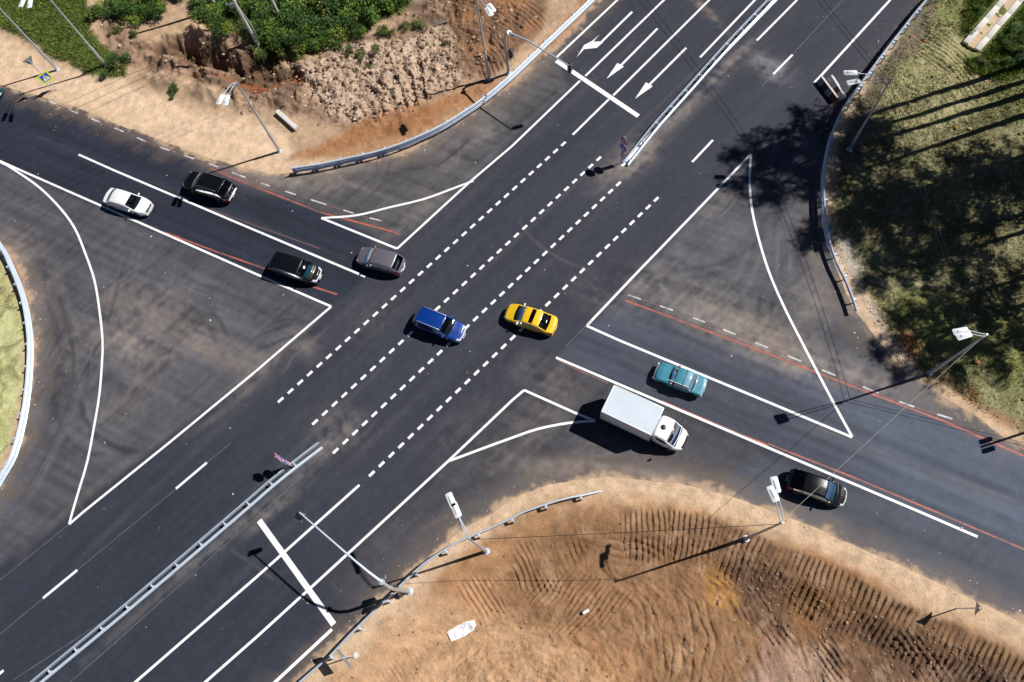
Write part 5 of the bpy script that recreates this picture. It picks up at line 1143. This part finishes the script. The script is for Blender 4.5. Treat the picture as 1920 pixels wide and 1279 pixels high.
# stones and clods
ICO = np.array([(0, 0, 1)]+[(.894*math.cos(2*math.pi*k/5), .894*math.sin(2*math.pi*k/5), .447) for k in range(5)]+[(.894*math.cos(2*math.pi*(k+.5)/5), .894*math.sin(2*math.pi*(k+.5)/5), -.447) for k in range(5)]+[(0, 0, -1)])
IF = np.array([(0, 1+k, 1+(k+1) % 5) for k in range(5)]+[(1+k, 6+k, 1+(k+1) % 5) for k in range(5)]+[(6+k, 6+(k+1) % 5, 1+(k+1) % 5) for k in range(5)]+[(11, 6+(k+1) % 5, 6+k) for k in range(5)])
def stones(name, x, y, z, s, cols, rng, flat=.65):
    n = len(x); v = ICO[None]*rng.uniform(.7, 1.3, (n, 12, 1)); t = rng.uniform(0, 6.28, n); sx = rng.uniform(.7, 1.4, n)
    vx = v[..., 0]*sx[:, None]; vy = v[..., 1]; ca, sa = np.cos(t)[:, None], np.sin(t)[:, None]
    V = np.stack([vx*ca-vy*sa, vx*sa+vy*ca, v[..., 2]*flat], -1)*s[:, None, None]+np.stack([x, y, z+s*.2], 1)[:, None]
    F = (np.arange(n)[:, None, None]*12+IF[None]).reshape(-1, 3)
    return tag(np_mesh(name, V.reshape(-1, 3), F, M['stone'], np.repeat(cols, 12, 0)), kind='stuff')
def size(n, lo, hi): return lo*(hi/lo)**(r2.random(n)**2.2)
x, y, z = scatter(rub*(.14+.86*pk)*off*(1-mw_), 7500, A_RUB, r2); n = len(x)
stones('rubble', x, y, z-.01, size(n, .03, .19), pick(r2, n, [(188, 160, 138), (150, 124, 104), (204, 180, 160), (120, 98, 82)]), r2)
mls = ml*np.clip(.15+region(A_DARK, .8, 1.5), 0, 1)*(DL > .5); x, y, z = scatter(mls, 2400, [(640, 1000), (1960, 950), (1960, 1300), (560, 1300)], r2); n = len(x)
stones('soil_clods', x, y, z-.01, size(n, .025, .1), pick(r2, n, [(158, 124, 96), (132, 106, 88), (180, 146, 116)]), r2)
x, y, z = scatter(region(A_GRAVEL_R, .3, .6), 1500, A_GRAVEL_R, r2); n = len(x)
stones('gravel', x, y, z-.01, size(n, .02, .08), pick(r2, n, [(200, 190, 180), (164, 152, 142), (222, 216, 208)]), r2)
mb_ = mr_*(.12+.88*region(A_BANK_R, .5, .9)); x, y, z = scatter(mb_, 2400, A_RIGHT, r2); n = len(x)
stones('bank_clods', x, y, z, size(n, .05, .2), pick(r2, n, [(148, 116, 84), (126, 112, 84), (178, 124, 80), (170, 158, 120)]), r2)
x = r2.uniform(-55, 48, 90000); y = r2.uniform(-28, 40, 90000); i, j = ij(x, y); ok = (np.abs(DR[i, j]+.25+1.2*WX[i, j]) < r2.exponential(.35, len(x))) & (mr_[i, j] < .5); x, y = x[ok][:4200], y[ok][:4200]; i, j = ij(x, y); n = len(x)
stones('edge_gravel', x, y, np.maximum(H[i, j], 0)-.01, size(n, .015, .075), pick(r2, n, [(206, 178, 148), (180, 152, 124), (150, 132, 116), (220, 204, 184)]), r2, .5)
x = r2.uniform(-50, 45, 5000); y = r2.uniform(-24, 38, 5000); i, j = ij(x, y); ok = DR[i, j] < -.4; x, y = x[ok][:360], y[ok][:360]; n = len(x)
stones('road_grit', x, y, np.zeros(n), size(n, .015, .08), pick(r2, n, [(225, 222, 215), (190, 180, 170), (150, 140, 132)]), r2, .45)
# pines beyond the right edge, whose shade falls into the picture
def pine_proto(seed, Ht, c0):
    r = np.random.default_rng(seed); root = empty('pine_tree', (0, 0, 0)); m = MB()
    bend = r.normal(0, .25, 2); tr = lambda z: (bend[0]*math.sin(z/Ht*3), bend[1]*math.sin(z/Ht*2.4), z)
    m.tube([tr(q) for q in np.linspace(-.4, Ht, 12)], list(np.linspace(.30, .05, 12)), 9); cs = []
    t = m.build('trunk', M['bark'], root, 50); lm = MB()
    for k in range(34):
        f = k/33; z = c0+(Ht-c0-.4)*f; a = k*2.4+r.uniform(-.4, .4); L = (3.6*(1-f)**.7+.5)*r.uniform(.65, 1.1)*(0.55+.45*min(1, f*4)); b = tr(z); e = (b[0]+math.cos(a)*L, b[1]+math.sin(a)*L, z+L*r.uniform(.1, .4))
        lm.tube([b, ((b[0]+e[0])/2, (b[1]+e[1])/2, z+L*.08), e], [.06, .04, .012], 5)
        for q in np.linspace(.35, 1.05, max(3, int(L*2.4))):
            for _ in range(2): cs.append([b[0]+(e[0]-b[0])*q+r.normal(0, .22), b[1]+(e[1]-b[1])*q+r.normal(0, .22), b[2]+(e[2]-b[2])*q+r.normal(0, .18)])
    lm.build('limb', M['bark'], root, 50)
    cs = np.array(cs); k = np.repeat(np.arange(len(cs)), 17); c = cs[k]+r.normal(0, .26, (len(k), 3))*[1, 1, .6]
    f = quads('crown', c, r.uniform(.15, .3, len(k)), .24, pick(r, len(cs), [(60, 78, 40), (48, 66, 36), (76, 90, 44)])[k], r, M['needle']); f.parent = root; return root
PP = [pine_proto(61, 31, 16.5), pine_proto(62, 27, 13)]
for i, (px, py, k, s_) in enumerate([(1932, 122, 0, 1.0), (1950, 148, 0, .94), (1962, 170, 0, 1.03), (1985, 196, 0, .98), (2120, 222, 1, 1.05), (2210, 225, 1, 1.1), (2150, 330, 1, 1.0), (2010, 285, 0, .86), (2150, 455, 1, .9), (2100, 520, 1, .85), (2230, 520, 1, 1.0), (2300, 200, 1, 1.0), (2060, 395, 1, .85), (2010, 300, 1, 1.0)]):
    x, y = g(px, py); o = PP[k] if i in (0, 4) else copy_tree(PP[k])
    o.location = (x, y, hz(x, y)-.1); o.scale = (s_,)*3; o.rotation_euler.z = r2.uniform(0, 6.28)
    tag(o, 'tall pine beyond the right edge, known by its shade on the weeds and road', 'tree', 'pines beyond the right edge')

# ------------------------------------------------------------------ camera, light, sky
cam = bpy.data.cameras.new('camera'); co = bpy.data.objects.new('camera', cam); COL.objects.link(co)
cam.sensor_width = 36.0; cam.lens = FPX/1920*36; cam.clip_end = 2000; cam.clip_start = 0.5
rx = Vector((EX[0], EY[0], -ND[0])); dn = Vector((EX[1], EY[1], -ND[1])); fw = Vector((EX[2], EY[2], -ND[2]))
mw = Matrix(((rx.x, -dn.x, -fw.x, -O0[0]), (rx.y, -dn.y, -fw.y, -O0[1]), (rx.z, -dn.z, -fw.z, CAMH), (0, 0, 0, 1)))
co.matrix_world = mw; SC.camera = co
sd = bpy.data.lights.new('sun', 'SUN'); so = bpy.data.objects.new('sun', sd); COL.objects.link(so)
sd.energy = 5.0; sd.angle = R(0.5); sd.color = (1.0, 0.96, 0.9)
az, el = R(SUN_AZ), R(SUN_EL)
dv = Vector((-math.cos(az)*math.cos(el), -math.sin(az)*math.cos(el), -math.sin(el)))
so.rotation_euler = dv.to_track_quat('-Z', 'Y').to_euler(); so.location = (30, 10, 60)
w = bpy.data.worlds.new('World'); SC.world = w; w.use_nodes = True; nt = w.node_tree
sky = nt.nodes.new('ShaderNodeTexSky'); sky.sky_type = 'NISHITA'; sky.sun_disc = False
sky.air_density = 0.4; sky.dust_density = 0.1; sky.ozone_density = 2.5; sky.sun_elevation = el; sky.sun_rotation = R(90-SUN_AZ)
bg = nt.nodes['Background']; bg.inputs['Strength'].default_value = 0.05; nt.links.new(sky.outputs[0], bg.inputs[0])
SC.view_settings.view_transform = 'Standard'; SC.view_settings.look = 'None'; SC.view_settings.exposure = 0.14; SC.view_settings.gamma = 1.0
SC.cycles.max_bounces = 6; SC.cycles.transparent_max_bounces = 10
